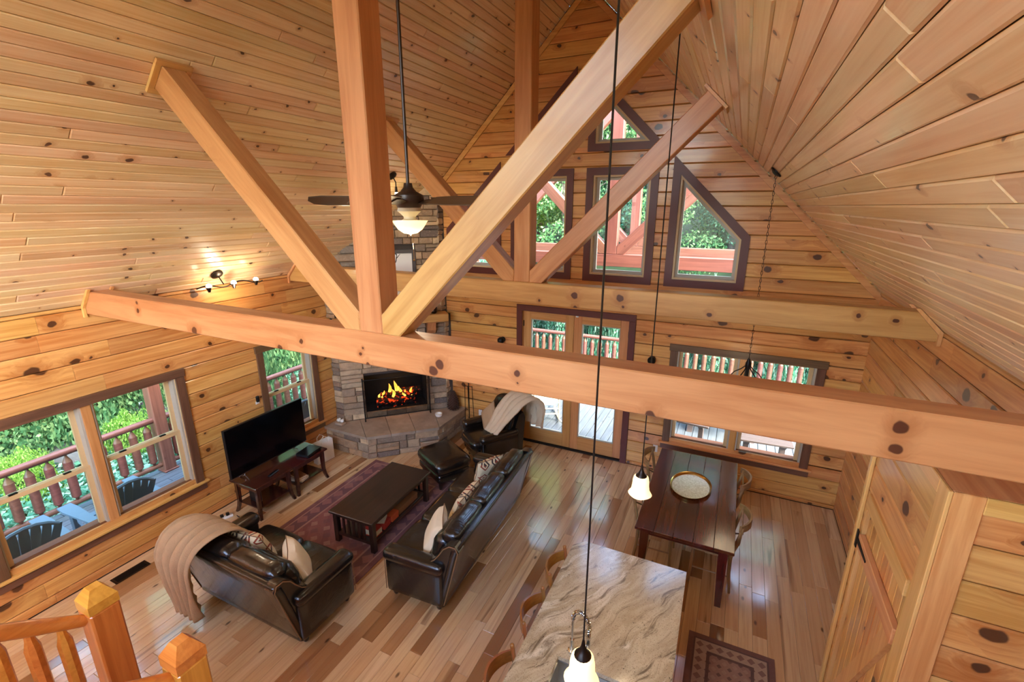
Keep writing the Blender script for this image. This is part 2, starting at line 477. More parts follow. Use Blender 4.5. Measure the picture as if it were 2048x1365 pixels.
plain('slate_plastic', (92, 112, 122), 0.45)
plain('putty', (216, 206, 178), 0.5)
plain('art_ink', (46, 42, 40), 0.8)
plain('art_paper', (238, 232, 222), 0.8)
plain('frame_grey', (84, 78, 76), 0.5)
plain('shade_glow', (250, 236, 205), 0.35, emit=(255, 222, 160), es=1.0)
plain('bulb_glow', (255, 248, 230), 0.4, emit=(255, 236, 200), es=12.0)
plain('fan_brown', (66, 50, 40), 0.35, 0.3)
plain('fan_blade', (92, 74, 56), 0.3, coat=0.3)
plain('fan_cream', (216, 206, 182), 0.4)
plain('book_red', (176, 54, 38), 0.6); plain('book_cream', (214, 200, 166), 0.7); plain('book_orange', (206, 92, 48), 0.6)
plain('box_wood', (158, 106, 66), 0.6, var=0.4); plain('book_dark', (52, 44, 42), 0.6); plain('book_white', (224, 216, 200), 0.7)
plain('dark_metal', (40, 40, 42), 0.4, 0.8)
plain('picnic_dark', (70, 58, 52), 0.6)
plain('pink_flower', (226, 90, 150), 0.7)
plain('rock', (84, 84, 80), 0.9, var=0.5, bumpy=0.6, bscale=6)
def flame():
    g = NG('flame'); sep = g.n('SeparateXYZ'); g.l(g.n('TexCoord').outputs['Generated'], sep.inputs[0])
    c = g.ramp(sep.outputs[2], [(0.0, lin((255, 120, 30))), (0.35, lin((255, 206, 96))), (1.0, lin((255, 130, 30)))])
    g.fin((0, 0, 0, 1), 0.6, emit=c, es=5.0)
flame()
def ember():
    g = NG('ember'); n = g.noise(g.obj(), 16, 3)
    e = g.ramp(n, [(0.54, (0, 0, 0, 1)), (0.72, lin((255, 70, 20)))])
    g.fin(lin((40, 26, 22)), 0.9, emit=e, es=3.0)
ember()
def tray():
    g = NG('tray_metal'); n = g.noise(g.obj(), 55, 4); g.bump(n, 0.5, 0.004)
    g.fin(g.ramp(n, [(0.35, lin((206, 202, 178))), (0.65, lin((238, 238, 222)))]), 0.4, 0.5)
tray()
def rug(name, field, field2, border, border2, motif, hx, hy, bw, edge, cell=0.11):
    g = NG(name); sep = g.n('SeparateXYZ'); v = g.obj(); g.l(v, sep.inputs[0])
    ax = g.math('ABSOLUTE', sep.outputs[0]); ay = g.math('ABSOLUTE', sep.outputs[1])
    d = g.math('MINIMUM', g.math('SUBTRACT', hx, ax), g.math('SUBTRACT', hy, ay))
    wx = g.math('PINGPONG', sep.outputs[0], cell); wy = g.math('PINGPONG', sep.outputs[1], cell)
    dia = g.math('ADD', wx, wy)
    m1 = g.math('MULTIPLY', g.math('LESS_THAN', dia, cell * 0.5), 1.0)
    m2 = g.math('MULTIPLY', g.math('GREATER_THAN', dia, cell * 1.45), 1.0)
    big = g.math('PINGPONG', g.math('ADD', g.math('MULTIPLY', ax, 1.4), ay), 0.24)
    n = g.noise(v, 34, 3); n2 = g.noise(v, 3, 3)
    col = g.mix(g.math('GREATER_THAN', big, 0.17), lin(field), lin(field2))
    col = g.mix(g.math('MULTIPLY', m1, 0.8), col, lin(motif)); col = g.mix(g.math('MULTIPLY', m2, 0.5), col, lin(border))
    bcol = g.mix(g.math('LESS_THAN', dia, cell * 0.8), lin(border), lin(border2))
    col = g.mix(g.math('LESS_THAN', d, bw), col, bcol)
    for e in (bw, bw * 0.28):
        col = g.mix(g.math('LESS_THAN', g.math('ABSOLUTE', g.math('SUBTRACT', d, e)), 0.014), col, lin(motif))
    col = g.mix(g.math('LESS_THAN', d, bw * 0.26), col, lin(edge))
    col = g.mix(g.math('MULTIPLY', n, 0.5), col, lin(tuple(int(c * 0.8) for c in field)))
    col = g.mix(g.math('MULTIPLY', g.smooth(n2, 0.5, 0.7), 0.3), col, lin((170, 130, 120)))
    g.bump(n, 0.5, 0.006)
    g.fin(col, 0.95)
rug('rug_red', (136, 84, 78), (126, 74, 72), (104, 70, 76), (142, 98, 92), (164, 122, 108), 0.8, 1.23, 0.26, (112, 70, 70))
rug('rug_kitchen', (160, 126, 108), (150, 114, 100), (178, 152, 128), (128, 96, 84), (84, 60, 58), 0.38, 0.75, 0.19, (112, 74, 66), 0.045)
def pillowmat():
    g = NG('pillow_print'); v = g.obj(); sep = g.n('SeparateXYZ'); g.l(v, sep.inputs[0])
    x = g.math('PINGPONG', g.math('ADD', sep.outputs[0], 0.07), 0.09); y = g.math('PINGPONG', g.math('ADD', sep.outputs[2], 0.03), 0.1)
    dia = g.math('ADD', x, y)
    ring = g.math('LESS_THAN', g.math('ABSOLUTE', g.math('SUBTRACT', dia, 0.06)), 0.012)
    dot = g.math('LESS_THAN', dia, 0.025)
    n = g.noise(v, 3.2, 1)
    mc = g.mix(g.math('GREATER_THAN', n, 0.5), lin((150, 66, 42)), lin((62, 52, 50)))
    col = g.mix(g.math('MAXIMUM', ring, dot), lin((226, 204, 164)), mc)
    g.bump(g.noise(v, 120, 2), 0.25, 0.004); g.fin(col, 0.9)
pillowmat()
# ------------------------------------------------------------------ room shell
XW, YB, APEX = 3.907, -9.0, 7.02
EAVE = APEX - XW
LEFT = frame((0, 1, 0), (0, 0, 1), (1, 0, 0), (-XW, 0, 0))
FAR = frame((1, 0, 0), (0, 0, 1), (0, -1, 0), (0, 0, 0))
RIGHT = frame((0, -1, 0), (0, 0, 1), (-1, 0, 0), (XW, 0, 0))

def rect(a, b, c, d): return [(a, c), (b, c), (b, d), (a, d)]
def inset(poly, d):
    """offset a convex counter-clockwise polygon inwards"""
    n = len(poly); out = []
    for i in range(n):
        p0, p1, p2 = Vector(poly[i - 1]), Vector(poly[i]), Vector(poly[(i + 1) % n])
        a = (p1 - p0).normalized(); b = (p2 - p1).normalized()
        na = Vector((-a.y, a.x)); nb = Vector((-b.y, b.x))
        k = (na + nb) / (1 + na.dot(nb))
        out.append(tuple(p1 + k * d))
    return out
def span(poly, z):
    xs = []
    for i in range(len(poly)):
        (x0, z0), (x1, z1) = poly[i], poly[(i + 1) % len(poly)]
        if (z0 - z) * (z1 - z) < 0: xs.append(x0 + (x1 - x0) * (z - z0) / (z1 - z0))
    return (min(xs), max(xs)) if len(xs) >= 2 else None

def solid_pieces(outline, holes, z0, z1):
    """pieces of a course between z0 and z1: list of components, each a list of (lo, hi, quad)"""
    zs = sorted({z0, z1} | {p[1] for h in holes + [outline] for p in h if z0 + 1e-4 < p[1] < z1 - 1e-4})
    comps = []
    prev = []
    for a, b in zip(zs[:-1], zs[1:]):
        e = (b - a) * 1e-3
        o0, o1 = span(outline, a + e), span(outline, b - e)
        if not o0 or not o1: prev = []; continue
        cuts = []
        for h in holes:
            h0, h1 = span(h, a + e), span(h, b - e)
            if h0 and h1: cuts.append((h0, h1))
        cuts.sort(key=lambda c: c[0][0] + c[1][0])
        cur = []
        l0, l1 = o0[0], o1[0]
        for c0, c1 in cuts + [((o0[1], 0), (o1[1], 0))]:
            if (c0[0] + c1[0]) - (l0 + l1) > 0.02:
                cur.append((a, b, (l0, c0[0], c1[0], l1)))
            l0, l1 = c0[1], c1[1]
        nxt = []
        for p in cur:
            hit = [q for q in prev if q[0][2][3] < p[2][1] - 0.01 and q[0][2][2] > p[2][0] + 0.01]
            if hit:
                cp = hit[0][1]; cp.append(p)
                for hh in hit[1:]:
                    if hh[1] is not cp:
                        cp.extend(hh[1]); 
                        if hh[1] in comps: comps.remove(hh[1])
                        for k in range(len(nxt)):
                            if nxt[k][1] is hh[1]: nxt[k] = (nxt[k][0], cp)
            else:
                cp = [p]; comps.append(cp)
            nxt.append((p, cp))
        prev = nxt
    return comps

def wall(name, M, outline, holes, z_first, course, label, mat='pine_wall', t=0.03, split=True, thick=0.2):
    mb = MB()
    zt = max(p[1] for p in outline)
    for cp in solid_pieces(outline, holes, min(p[1] for p in outline), zt):
        for (a, b, q) in cp:
            mb.prism([(q[0], a, -thick), (q[1], a, -thick), (q[2], b, -thick), (q[3], b, -thick)], (0, 0, thick - t - 0.002))
    wo = mb.build(name, 'groove', None, M=M)
    tag(wo, label, 'wall', kind='structure')
    z = z_first - course
    g, c = 0.003, 0.009
    while z < zt:
        a0, b0 = max(z, 0.002), min(z + course, zt)
        if b0 - a0 > 0.02:
            for cp in solid_pieces(outline, holes, a0, b0):
                parts = [cp]
                if split and len(cp) == 1:
                    a, b, q = cp[0]
                    L = q[1] - q[0]
                    if L > 2.4 and abs(q[0] - q[3]) < 0.3 and abs(q[1] - q[2]) < 0.3:
                        cuts = []
                        x = q[0] + random.uniform(1.1, 2.8)
                        while x < q[1] - 0.9:
                            cuts.append(x); x += random.uniform(1.8, 3.2)
                        parts = []; l0, l3 = q[0], q[3]
                        for x in cuts:
                            parts.append([(a, b, (l0, x - 0.0008, x - 0.0008, l3))]); l0 = l3 = x + 0.0008
                        parts.append([(a, b, (l0, q[1], q[2], l3))])
                for pc in parts:
                    cx = sum(p[2][0] + p[2][1] for p in pc) / (2 * len(pc)); cz = (a0 + b0) / 2
                    mb = MB()
                    for (a, b, q) in pc:
                        ea = g if abs(a - a0) < 1e-5 else 0; eb = g if abs(b - b0) < 1e-5 else 0
                        ca = c if ea else 0; cb = c if eb else 0
                        def ring(za, zb, d):
                            ta, tb = (za - a) / (b - a), (zb - a) / (b - a)
                            L = lambda i, j, tt: q[i] + (q[j] - q[i]) * tt
                            return [(L(0, 3, ta) - cx, za - cz, d), (L(1, 2, ta) - cx, za - cz, d), (L(1, 2, tb) - cx, zb - cz, d), (L(0, 3, tb) - cx, zb - cz, d)]
                        v = ring(a + ea, b - eb, -t) + ring(a + ea, b - eb, -c) + ring(a + ea + ca, b - eb - cb, 0)
                        f = [(8, 9, 10, 11)]
                        for k in range(4):
                            f += [(k, (k + 1) % 4, 4 + (k + 1) % 4, 4 + k), (4 + k, 4 + (k + 1) % 4, 8 + (k + 1) % 4, 8 + k)]
                        mb.add(v, f)
                    mb.build('plank', mat, wo, M=TR(cx, cz, 0))
        z += course
    return wo

# openings: outer casing outlines in wall coordinates
CW = 0.105
WIN = {
    'left_double': rect(-5.90, -3.858, 0.554, 2.153),
    'left_single': rect(-2.844, -1.776, 0.554, 2.153),
    'far_double': rect(1.518, 3.507, 0.554, 2.153),
    'far_door': rect(-1.026, 0.981, 0.0, 2.532),
    'mid_right': rect(0.10, 1.142, 3.007, 4.668),
    'mid_left': rect(-1.142, -0.10, 3.007, 4.668),
    'trap_right': [(1.326, 3.007), (2.383, 3.007), (2.383, 3.742), (1.326, 4.799)],
    'trap_left': [(-2.383, 3.007), (-1.326, 3.007), (-1.326, 4.799), (-2.383, 3.742)],
    'tri_right': [(0.10, 4.888), (1.235, 4.888), (0.10, 6.023)],
    'tri_left': [(-1.235, 4.888), (-0.10, 4.888), (-0.10, 6.023)],
}
def hole(k):
    p = WIN[k]
    if k == 'far_door': return rect(p[0][0] + 0.06, p[1][0] - 0.06, -1, p[2][1] - 0.06)
    return inset(p, 0.06)

CRS = 0.185
wall_left = wall('wall_left', LEFT, rect(YB - 0.2, 0.2, 0, EAVE), [hole('left_double'), hole('left_single')], 0.109, CRS,
     'knotty pine plank side wall with the two brown-cased windows behind the television')
wall_far = wall('wall_far', FAR, [(-XW, 0), (XW, 0), (XW, EAVE), (0, APEX), (-XW, EAVE)],
     [hole(k) for k in WIN if not k.startswith('left')], 0.062, CRS, 'knotty pine plank gable wall with glass doors and gable windows', split=False)
wall_right = wall('wall_right', RIGHT, rect(-0.2, -YB + 0.2, 0, EAVE), [], 0.109, CRS, 'knotty pine plank side wall beyond the dining table')

BACK = frame((-1, 0, 0), (0, 0, 1), (0, 1, 0), (0, YB, 0))
wall_back = wall('wall_back', BACK, [(-XW, 0), (XW, 0), (XW, EAVE), (0, APEX), (-XW, EAVE)], [rect(-2.4, 2.4, 3.0, 5.0), [(-1.7, 5.2), (1.7, 5.2), (0, 6.8)]], 0.062, CRS, 'unseen pine plank gable wall behind the loft, with openings added to let in daylight', split=False)  # unseen wall added to limit daylight from behind; openings shaped for fill light

# floor ------------------------------------------------------------
E_ = 0.2
fl = MB().box(-XW - E_, XW + E_, YB - E_, E_, -0.2, -0.022).box(-XW - E_, -XW, YB - E_, E_, -0.022, -0.0004).box(XW, XW + E_, YB - E_, E_, -0.022, -0.0004).box(-XW, XW, 0, E_, -0.022, -0.0004).box(-XW, XW, YB - E_, YB, -0.022, -0.0004).build('floor', 'plank_gap')
tag(fl, 'hickory plank floor of light and dark boards', 'floor', kind='structure')
PWD = 0.13
rows = []
x = -XW
while x < XW - 0.01:
    w_ = min(PWD, XW - x)
    y = YB - random.uniform(0, 1.2)
    while y < -0.01:
        L = random.choice((0.55, 0.8, 1.0, 1.2, 1.4, 1.7)) * random.uniform(0.9, 1.1)
        a, b = max(y, YB), min(y + L, 0)
        if b - a > 0.05: rows.append((x, w_, a, b))
        y += L
    x += PWD
def fscore(r):
    q = px((r[0] + r[1] / 2, (r[2] + r[3]) / 2, 0))
    if q is None or not (-60 < q[0] < 2108 and 300 < q[1] < 1420): return 0
    cx, cy = r[0] + r[1] / 2, (r[2] + r[3]) / 2
    if cx < -2.1 and cy > -1.75 and cx - cy < -1.2: return 0     # under the hearth
    if 1.3 < cx < 2.2 and cy < -3.4: return 0                     # under the island
    if cx > 3.33 and cy < -3.3: return 0
    return (r[3] - r[2]) * r[1] / q[2] ** 3
rows.sort(key=fscore, reverse=True)
FLM = lambda x, y: frame((0, 1, 0), (-1, 0, 0), (0, 0, 1), (x, y, 0))
def plank_mb(L, W, t=0.02, c=0.0025, gap=0.0008, mb=None, M=None):
    mb = mb or MB(); old = mb.M; mb.M = M
    h, k = W / 2 - gap, L / 2 - gap
    a = [(-k, -h, -t), (k, -h, -t), (k, h, -t), (-k, h, -t)]
    b = [(-k, -h, -c), (k, -h, -c), (k, h, -c), (-k, h, -c)]
    d = [(-k + c, -h + c, 0), (k - c, -h + c, 0), (k - c, h - c, 0), (-k + c, h - c, 0)]
    f = [(8, 9, 10, 11)]
    for i in range(4):
        f += [(i, (i + 1) % 4, 4 + (i + 1) % 4, 4 + i), (4 + i, 4 + (i + 1) % 4, 8 + (i + 1) % 4, 8 + i)]
    mb.add(a + b + d, f); mb.M = old
    return mb
rest = MB()
for i, (x, w_, a, b) in enumerate(rows):
    if i < 300:
        plank_mb(b - a, w_).build('plank', 'hickory', fl, M=FLM(x + w_ / 2, (a + b) / 2))
    else:
        Ml = FLM(x + w_ / 2, (a + b) / 2)
        # keep the board length on local x of the joined mesh
        plank_mb(b - a, w_, mb=rest, M=FLM(0, 0).inverted() @ Ml)
tag(rest.build('floor_planks', 'hickory', fl, M=FLM(0, 0)), kind='stuff')

# ceiling ----------------------------------------------------------
BW = 0.096
SL = XW * math.sqrt(2)
for side in (-1, 1):
    # slope frame: x along the ridge, y up the slope, z into the room
    up = Vector((-side, 0, 1)).normalized(); nz = Vector((-side, 0, -1)).normalized()
    xa = up.cross(nz)
    M = frame(xa, up, nz, (side * XW, 0, EAVE))
    ce = MB(M).box(*(sorted((xa.y * YB, xa.y * 0.35))), -0.45, SL + 0.15, -0.2, -0.024).build('ceiling', 'groove')
    tag(ce, 'tongue and groove pine ceiling slope on the %s side of the ridge' % ('fan and fireplace' if side < 0 else 'dining table'), 'ceiling', kind='structure')
    k = 0
    y = 0.0
    while y < SL - 0.01:
        w_ = min(BW, SL - y)
        s = YB
        first = True
        while s < -0.01:
            L = random.uniform(2.2, 4.6) if not first else random.uniform(1.0, 4.0)
            first = False
            e = min(s + L, 0)
            if 0 - e < 0.5: e = 0
            mid = (s + e) / 2
            P = Vector((side * XW, 0, EAVE)) + up * (y + w_ / 2) + Vector((0, mid, 0))
            plank_mb(e - s, w_, 0.022, 0.0075, 0.0015).build('ceiling_board', 'pine_ceiling', ce, M=frame(xa, up, nz, P))
            s = e
        y += BW
tag(MB().box(-0.11, 0.11, YB, 0, APEX - 0.13, APEX - 0.10).box(-0.09, 0.09, YB, 0, APEX - 0.10, APEX - 0.08).build('trim_1', 'trim_pine'),
    'flat pine ridge board along the peak of the ceiling', 'trim', kind='structure')
# gable and eave trim
for i, side in enumerate((-1, 1)):
    mb = MB()
    a = APEX - 0.03
    mb.prism([(side * XW, -0.03, a - XW - 0.10), (side * XW, -0.03, a - XW), (0, -0.03, a), (0, -0.03, a - 0.10)], (0, 0.028, 0))
    o = mb.build('trim_%d' % (2 + i), 'trim_pine')
    tag(o, 'sloping pine trim board along the %s rake of the gable wall' % ('fireplace side' if side < 0 else 'dining side'), 'trim', kind='structure')

# timber frame ------------------------------------------------------
BZ0, BZ1 = 3.016, 3.266
def timber(name, label, poly, y0, y1, axis):
    """poly in (x, z); mesh is built so that the timber's length lies on local x"""
    ang = axis
    c = Vector((sum(p[0] for p in poly) / len(poly), sum(p[1] for p in poly) / len(poly)))
    Mw = TR(c.x, (y0 + y1) / 2, c.y) @ RY(-ang)
    inv = Mw.inverted()
    mb = MB()
    h = 0.008
    pts = [inv @ Vector((p[0], y0, p[1])) for p in poly]
    cc = sum(pts, Vector()) / len(pts)
    n = len(pts); d = (y1 - y0)
    rings = []
    for (yy, s_) in ((y0, h), (y0 + h, 0), (y1 - h, 0), (y1, h)):
        ring = []
        pl = inset([(p[0], p[1]) for p in poly], s_) if s_ else poly
        for p in pl: ring.append(tuple(inv @ Vector((p[0], yy, p[1]))))
        rings.append(ring)
    vs = sum(rings, [])
    fs = [tuple(range(n)), tuple(reversed(range(3 * n, 4 * n)))]
    for r_ in range(3):
        for i in range(n):
            fs.append((r_ * n + i, (r_ + 1) * n + i, (r_ + 1) * n + (i + 1) % n, r_ * n + (i + 1) % n))
    mb.add(vs, fs)
    return tag(mb.build(name, TMAT, M=Mw), label, 'beam')
TMAT = 'timber'
def truss(yf, dep, where, tie):
    global TMAT
    TMAT = tie
    timber('tie_beam', 'horizontal timber tie beam spanning the room %s' % where, [(-XW + 0.002, BZ0), (XW - 0.002, BZ0), (XW - 0.002, EAVE - 0.01), (APEX - BZ1 - 0.005, BZ1), (-(APEX - BZ1) + 0.005, BZ1), (-XW + 0.002, EAVE - 0.01)], yf, yf + dep, 0)
    TMAT = 'timber'
    timber('king_post', 'upright timber king post %s' % where, [(-0.1, BZ1), (0.1, BZ1), (0.1, APEX - 0.13), (-0.1, APEX - 0.13)], yf, yf + 0.198, PI / 2)
    for s in (-1, 1):
        u0, u1 = 3.303, 3.019
        a = [(0.1, u0 + 0.1), (0.1, BZ1), (BZ1 - u1, BZ1), ((APEX - u1) / 2 - 0.016, (APEX + u1) / 2 - 0.016), ((APEX - u0) / 2 - 0.016, (APEX + u0) / 2 - 0.016)]
        a = [(x * s, z) for x, z in a]
        if s < 0: a = list(reversed(a))
        # ensure counter-clockwise
        ar = sum(a[i - 1][0] * a[i][1] - a[i][0] * a[i - 1][1] for i in range(len(a)))
        if ar < 0: a = list(reversed(a))
        timber('strut', 'diagonal timber strut on the %s %s' % ('fireplace side' if s < 0 else 'dining side', where), a, yf, yf + dep, s * PI / 4)
        # collar boards around the top end of the strut
        Mc = frame((s * 2 ** -.5, 0, 2 ** -.5), (0, s, 0), (-2 ** -.5, 0, s * 2 ** -.5), (0, yf + dep / 2, 0))
        t0 = APEX / 2 ** .5
        n0, n1 = sorted((s * u1 / 2 ** .5, s * u0 / 2 ** .5))
        ct = thing('strut_collar', 'pine collar on the %s strut top %s' % ('fireplace side' if s < 0 else 'dining side', where), 'trim', M=Mc)
        e = dep / 2
        for (a0, a1, c0, c1) in ((-e - 0.045, e + 0.045, n0 - 0.045, n0 - 0.002), (-e - 0.045, e + 0.045, n1 + 0.002, n1 + 0.045), (-e - 0.045, -e - 0.002, n0 - 0.002, n1 + 0.002), (e + 0.002, e + 0.045, n0 - 0.002, n1 + 0.002)):
            MB().box(t0 - 0.03, t0 - 0.004, a0, a1, c0, c1).build('trim_board', 'trim_pine', ct)
        ct = thing('beam_collar', 'pine collar at the %s beam end %s' % ('fireplace side' if s < 0 else 'dining side', where), 'trim')
        for yy in (yf - 0.03, yf + dep + 0.002):
            MB().prism([(s * (XW - 0.002), yy, BZ0 - 0.03), (s * (XW - 0.03), yy, BZ0 - 0.03), (s * (XW - 0.03), yy, EAVE - 0.03), (s * (APEX - BZ1 - 0.07), yy, BZ1 + 0.03), (s * (APEX - BZ1 - 0.035), yy, BZ1 + 0.03), (s * (XW - 0.002), yy, EAVE - 0.006)], (0, 0.028, 0)).build('trim_board', 'trim_pine', ct)
truss(-4.674, 0.18, 'of the truss nearest the camera', 'timber_tie_near')
truss(-2.107, 0.18, 'of the truss by the gable windows', 'timber_tie_far')
# ------------------------------------------------------------------ windows and doors
def casing(root, outer, d, mat, depth=0.024, skip=()):
    inn = inset(outer, d); n = len(outer)
    for i in range(n):
        if i in skip: continue
        j = (i + 1) % n
        MB().prism([(*outer[i], 0.001), (*outer[j], 0.001), (*inn[j], 0.001), (*inn[i], 0.001)], (0, 0, depth)).build('casing_board', mat, root)
    return inn
def liner(root, poly, t, mat, z0=-0.2, z1=0.0, name='jamb'):
    inn = inset(poly, t); n = len(poly)
    for i in range(n):
        j = (i + 1) % n
        MB().prism([(*poly[i], z0), (*poly[j], z0), (*inn[j], z0), (*inn[i], z0)], (0, 0, z1 - z0)).build(name, mat, root)
    return inn
def frame_mb(poly, t, z0, z1):
    inn = inset(poly, t); n = len(poly); mb = MB()
    for i in range(n):
        j = (i + 1) % n
        mb.prism([(*poly[i], z0), (*poly[j], z0), (*inn[j], z0), (*inn[i], z0)], (0, 0, z1 - z0))
    return mb, inn
def pane(root, poly, z):
    MB().prism([(*p, z) for p in poly], (0, 0, 0.004)).build('pane', 'window_glass', root)

def double_hung(name, M, outer, units, label):
    root = thing(name, label, 'window', M=M, kind='structure')
    x0, x1, z0, z1 = outer[0][0], outer[1][0], outer[0][1], outer[2][1]
    # casing: two sides and head
    MB().cbox(x0, x0 + CW, z0, z1 - CW, 0.001, 0.026, 0.004).build('casing_board', 'stain_brown', root)
    MB().cbox(x1 - CW, x1, z0, z1 - CW, 0.001, 0.026, 0.004).build('casing_board', 'stain_brown', root)
    MB().cbox(x0 - 0.015, x1 + 0.015, z1 - CW, z1, 0.001, 0.028, 0.004).build('casing_board', 'stain_brown', root)
    MB().cbox(x0 - 0.05, x1 + 0.05, z0 - 0.03, z0, -0.01, 0.055, 0.005).build('sill', 'trim_pine', root)
    MB().cbox(x0 - 0.02, x1 + 0.02, z0 - 0.125, z0 - 0.032, 0.001, 0.024, 0.004).build('apron', 'stain_brown', root)
    ix0, ix1, iz1 = x0 + CW - 0.02, x1 - CW + 0.02, z1 - CW + 0.02
    for (a, b, c, d) in ((ix0 - 0.03, ix0 + 0.02, z0 - 0.03, iz1), (ix1 - 0.02, ix1 + 0.03, z0 - 0.03, iz1), (ix0, ix1, iz1 - 0.02, iz1 + 0.03), (ix0, ix1, z0 - 0.04, z0 + 0.0)):
        MB().box(a, b, c, d, -0.2, 0.0).build('jamb', 'sash_tan', root)
    ux0, ux1 = ix0 + 0.02, ix1 - 0.02
    mw = 0.09
    uw = (ux1 - ux0 - mw * (units - 1)) / units
    zm = z0 + (iz1 - z0) * 0.5
    for u in range(units):
        a = ux0 + u * (uw + mw); b = a + uw
        if u: MB().cbox(a - mw, a, z0, iz1 - 0.02, -0.18, -0.002, 0.004).build('mullion', 'door_fir', root)
        for s_ in (a, b - 0.022):   # jamb tracks
            MB().box(s_, s_ + 0.022, z0, iz1 - 0.02, -0.165, -0.02).build('track', 'sash_grey', root)
        top = rect(a + 0.022, b - 0.022, zm - 0.02, iz1 - 0.02)
        mb, inn = frame_mb(top, 0.045, -0.15, -0.115)
        us = mb.build('upper_sash', 'sash_tan', root); pane(us, inn, -0.135)
        low = rect(a + 0.022, b - 0.022, z0 + 0.001, zm + 0.025)
        mb, inn = frame_mb(low, 0.048, -0.112, -0.075)
        ls = mb.build('lower_sash', 'sash_tan', root); pane(ls, inn, -0.095)
        for t in (0.25, 0.75):
            xx = a + uw * t
            MB().cbox(xx - 0.035, xx + 0.035, zm + 0.026, zm + 0.042, -0.108, -0.078, 0.004).build('sash_lock', 'black_iron', ls)
            MB().cbox(xx - 0.05, xx + 0.05, z0 + 0.015, z0 + 0.028, -0.075, -0.055, 0.003).build('lift', 'black_iron', ls)
    return root
double_hung('window_1', LEFT, WIN['left_double'], 2, 'wide double window with brown casing left of the television')
double_hung('window_2', LEFT, WIN['left_single'], 1, 'single sash window with brown casing behind the television')
double_hung('window_3', FAR, WIN['far_double'], 2, 'wide double window with brown casing behind the dining table')

def gable_window(name, key, label):
    root = thing(name, label, 'window', M=FAR, kind='structure')
    inn = casing(root, WIN[key], CW, 'burgundy')
    box = inset(inn, -0.004)
    p = liner(root, box, 0.03, 'sash_tan', -0.2, 0.0)
    mb, gl = frame_mb(p, 0.04, -0.15, -0.1)
    sa = mb.build('sash', 'sash_grey', root)
    pane(sa, gl, -0.125)
gable_window('window_4', 'mid_right', 'tall upright gable window just right of the king post')
gable_window('window_5', 'mid_left', 'tall upright gable window behind the far king post')
gable_window('window_6', 'trap_right', 'gable window with a slanted top nearest the dining side')
gable_window('window_7', 'trap_left', 'gable window with a slanted top beside the chimney')
gable_window('window_8', 'tri_right', 'triangular gable window under the peak, dining side')
gable_window('window_9', 'tri_left', 'triangular gable window under the peak, chimney side')

def french_door():
    root = thing('door_1', 'pair of glazed wooden doors in a burgundy casing leading to the deck', 'door', M=FAR, kind='structure')
    o = WIN['far_door']; x0, x1, z1 = o[0][0], o[1][0], o[2][1]
    for a, b, c, d in ((x0, x0 + 0.104, 0, z1 - 0.104), (x1 - 0.104, x1, 0, z1 - 0.104), (x0, x1, z1 - 0.104, z1)):
        MB().cbox(a, b, c, d, 0.001, 0.028, 0.004).build('casing_board', 'burgundy', root)
    jx0, jx1, jz = x0 + 0.104, x1 - 0.104, z1 - 0.104
    for a, b, c, d in ((jx0 - 0.045, jx0, 0, jz), (jx1, jx1 + 0.045, 0, jz), (jx0 - 0.045, jx1 + 0.045, jz, jz + 0.045)):
        MB().box(a, b, c, d, -0.2, 0.0).build('jamb', 'door_fir', root)
    MB().cbox(jx0, jx1, 0.001, 0.022, -0.2, 0.01, 0.005).build('threshold', 'dark_metal', root)
    mid = (jx0 + jx1) / 2
    for k, (a, b) in enumerate(((jx0 + 0.004, mid - 0.002), (mid + 0.002, jx1 - 0.004))):
        lf = bpy.data.objects.new('door_leaf', None); COL.objects.link(lf); lf.parent = root; lf.empty_display_size = 0.1
        zb, zt = 0.026, jz - 0.004
        st, br, tr = 0.135, 0.25, 0.135
        MB().cbox(a, a + st, zb, zt, -0.085, -0.04, 0.004).build('stile', 'door_fir', lf)
        MB().cbox(b - st, b, zb, zt, -0.085, -0.04, 0.004).build('stile', 'door_fir', lf)
        MB().cbox(a + st, b - st, zb, zb + br, -0.085, -0.04, 0.004).build('rail', 'door_fir', lf)
        MB().cbox(a + st, b - st, zt - tr, zt, -0.085, -0.04, 0.004).build('rail', 'door_fir', lf)
        mb, inn = frame_mb(rect(a + st, b - st, zb + br, zt - tr), 0.014, -0.082, -0.036)
        mb.build('glazing_bead', 'sash_grey', lf)
        pane(lf, inn, -0.065)
        hx = b - 0.06 if k == 0 else a + 0.06
        MB().cbox(hx - 0.024, hx + 0.024, 0.93, 1.16, -0.04, -0.028, 0.005).build('handle_plate', 'black_iron', lf)
        MB().tube([(hx, 1.06, -0.03), (hx, 1.06, 0.015), (hx + (-0.09 if k == 0 else 0.09), 1.06, 0.018)], 0.009, 8).build('lever', 'black_iron', lf)
        e = a if k == 0 else b
        for hz in (0.3, 1.2, 2.15):
            MB().cyl((e, hz, -0.036), (e, hz + 0.1, -0.036), 0.011, n=8).build('hinge', 'black_iron', lf)
    MB().cbox(mid + 0.03, mid + 0.075, jz - 0.035, jz - 0.005, -0.04, -0.025, 0.003).build('contact_sensor', 'white_plastic', root)
french_door()
# ------------------------------------------------------------------ corner fireplace
Q2 = 2 ** 0.5
FC = -2.235
def FPM(c=FC): return frame((1 / Q2, 1 / Q2, 0), (0, 0, 1), (1 / Q2, -1 / Q2, 0), (c / 2, -c / 2, 0))
def FXY(s, n, c=FC):
    return ((s + n) / Q2 + c / 2, (s - n) / Q2 - c / 2)
fire = thing('fireplace', 'corner fireplace of stacked ledge stone rising to the pine ceiling', 'fireplace', kind='structure')
def xyprism(poly, z0, z1, mb=None):
    return (mb or MB()).prism([(p[0], p[1], z0) for p in poly], (0, 0, z1 - z0))
WL, WF = (-XW + 0.004), -0.004
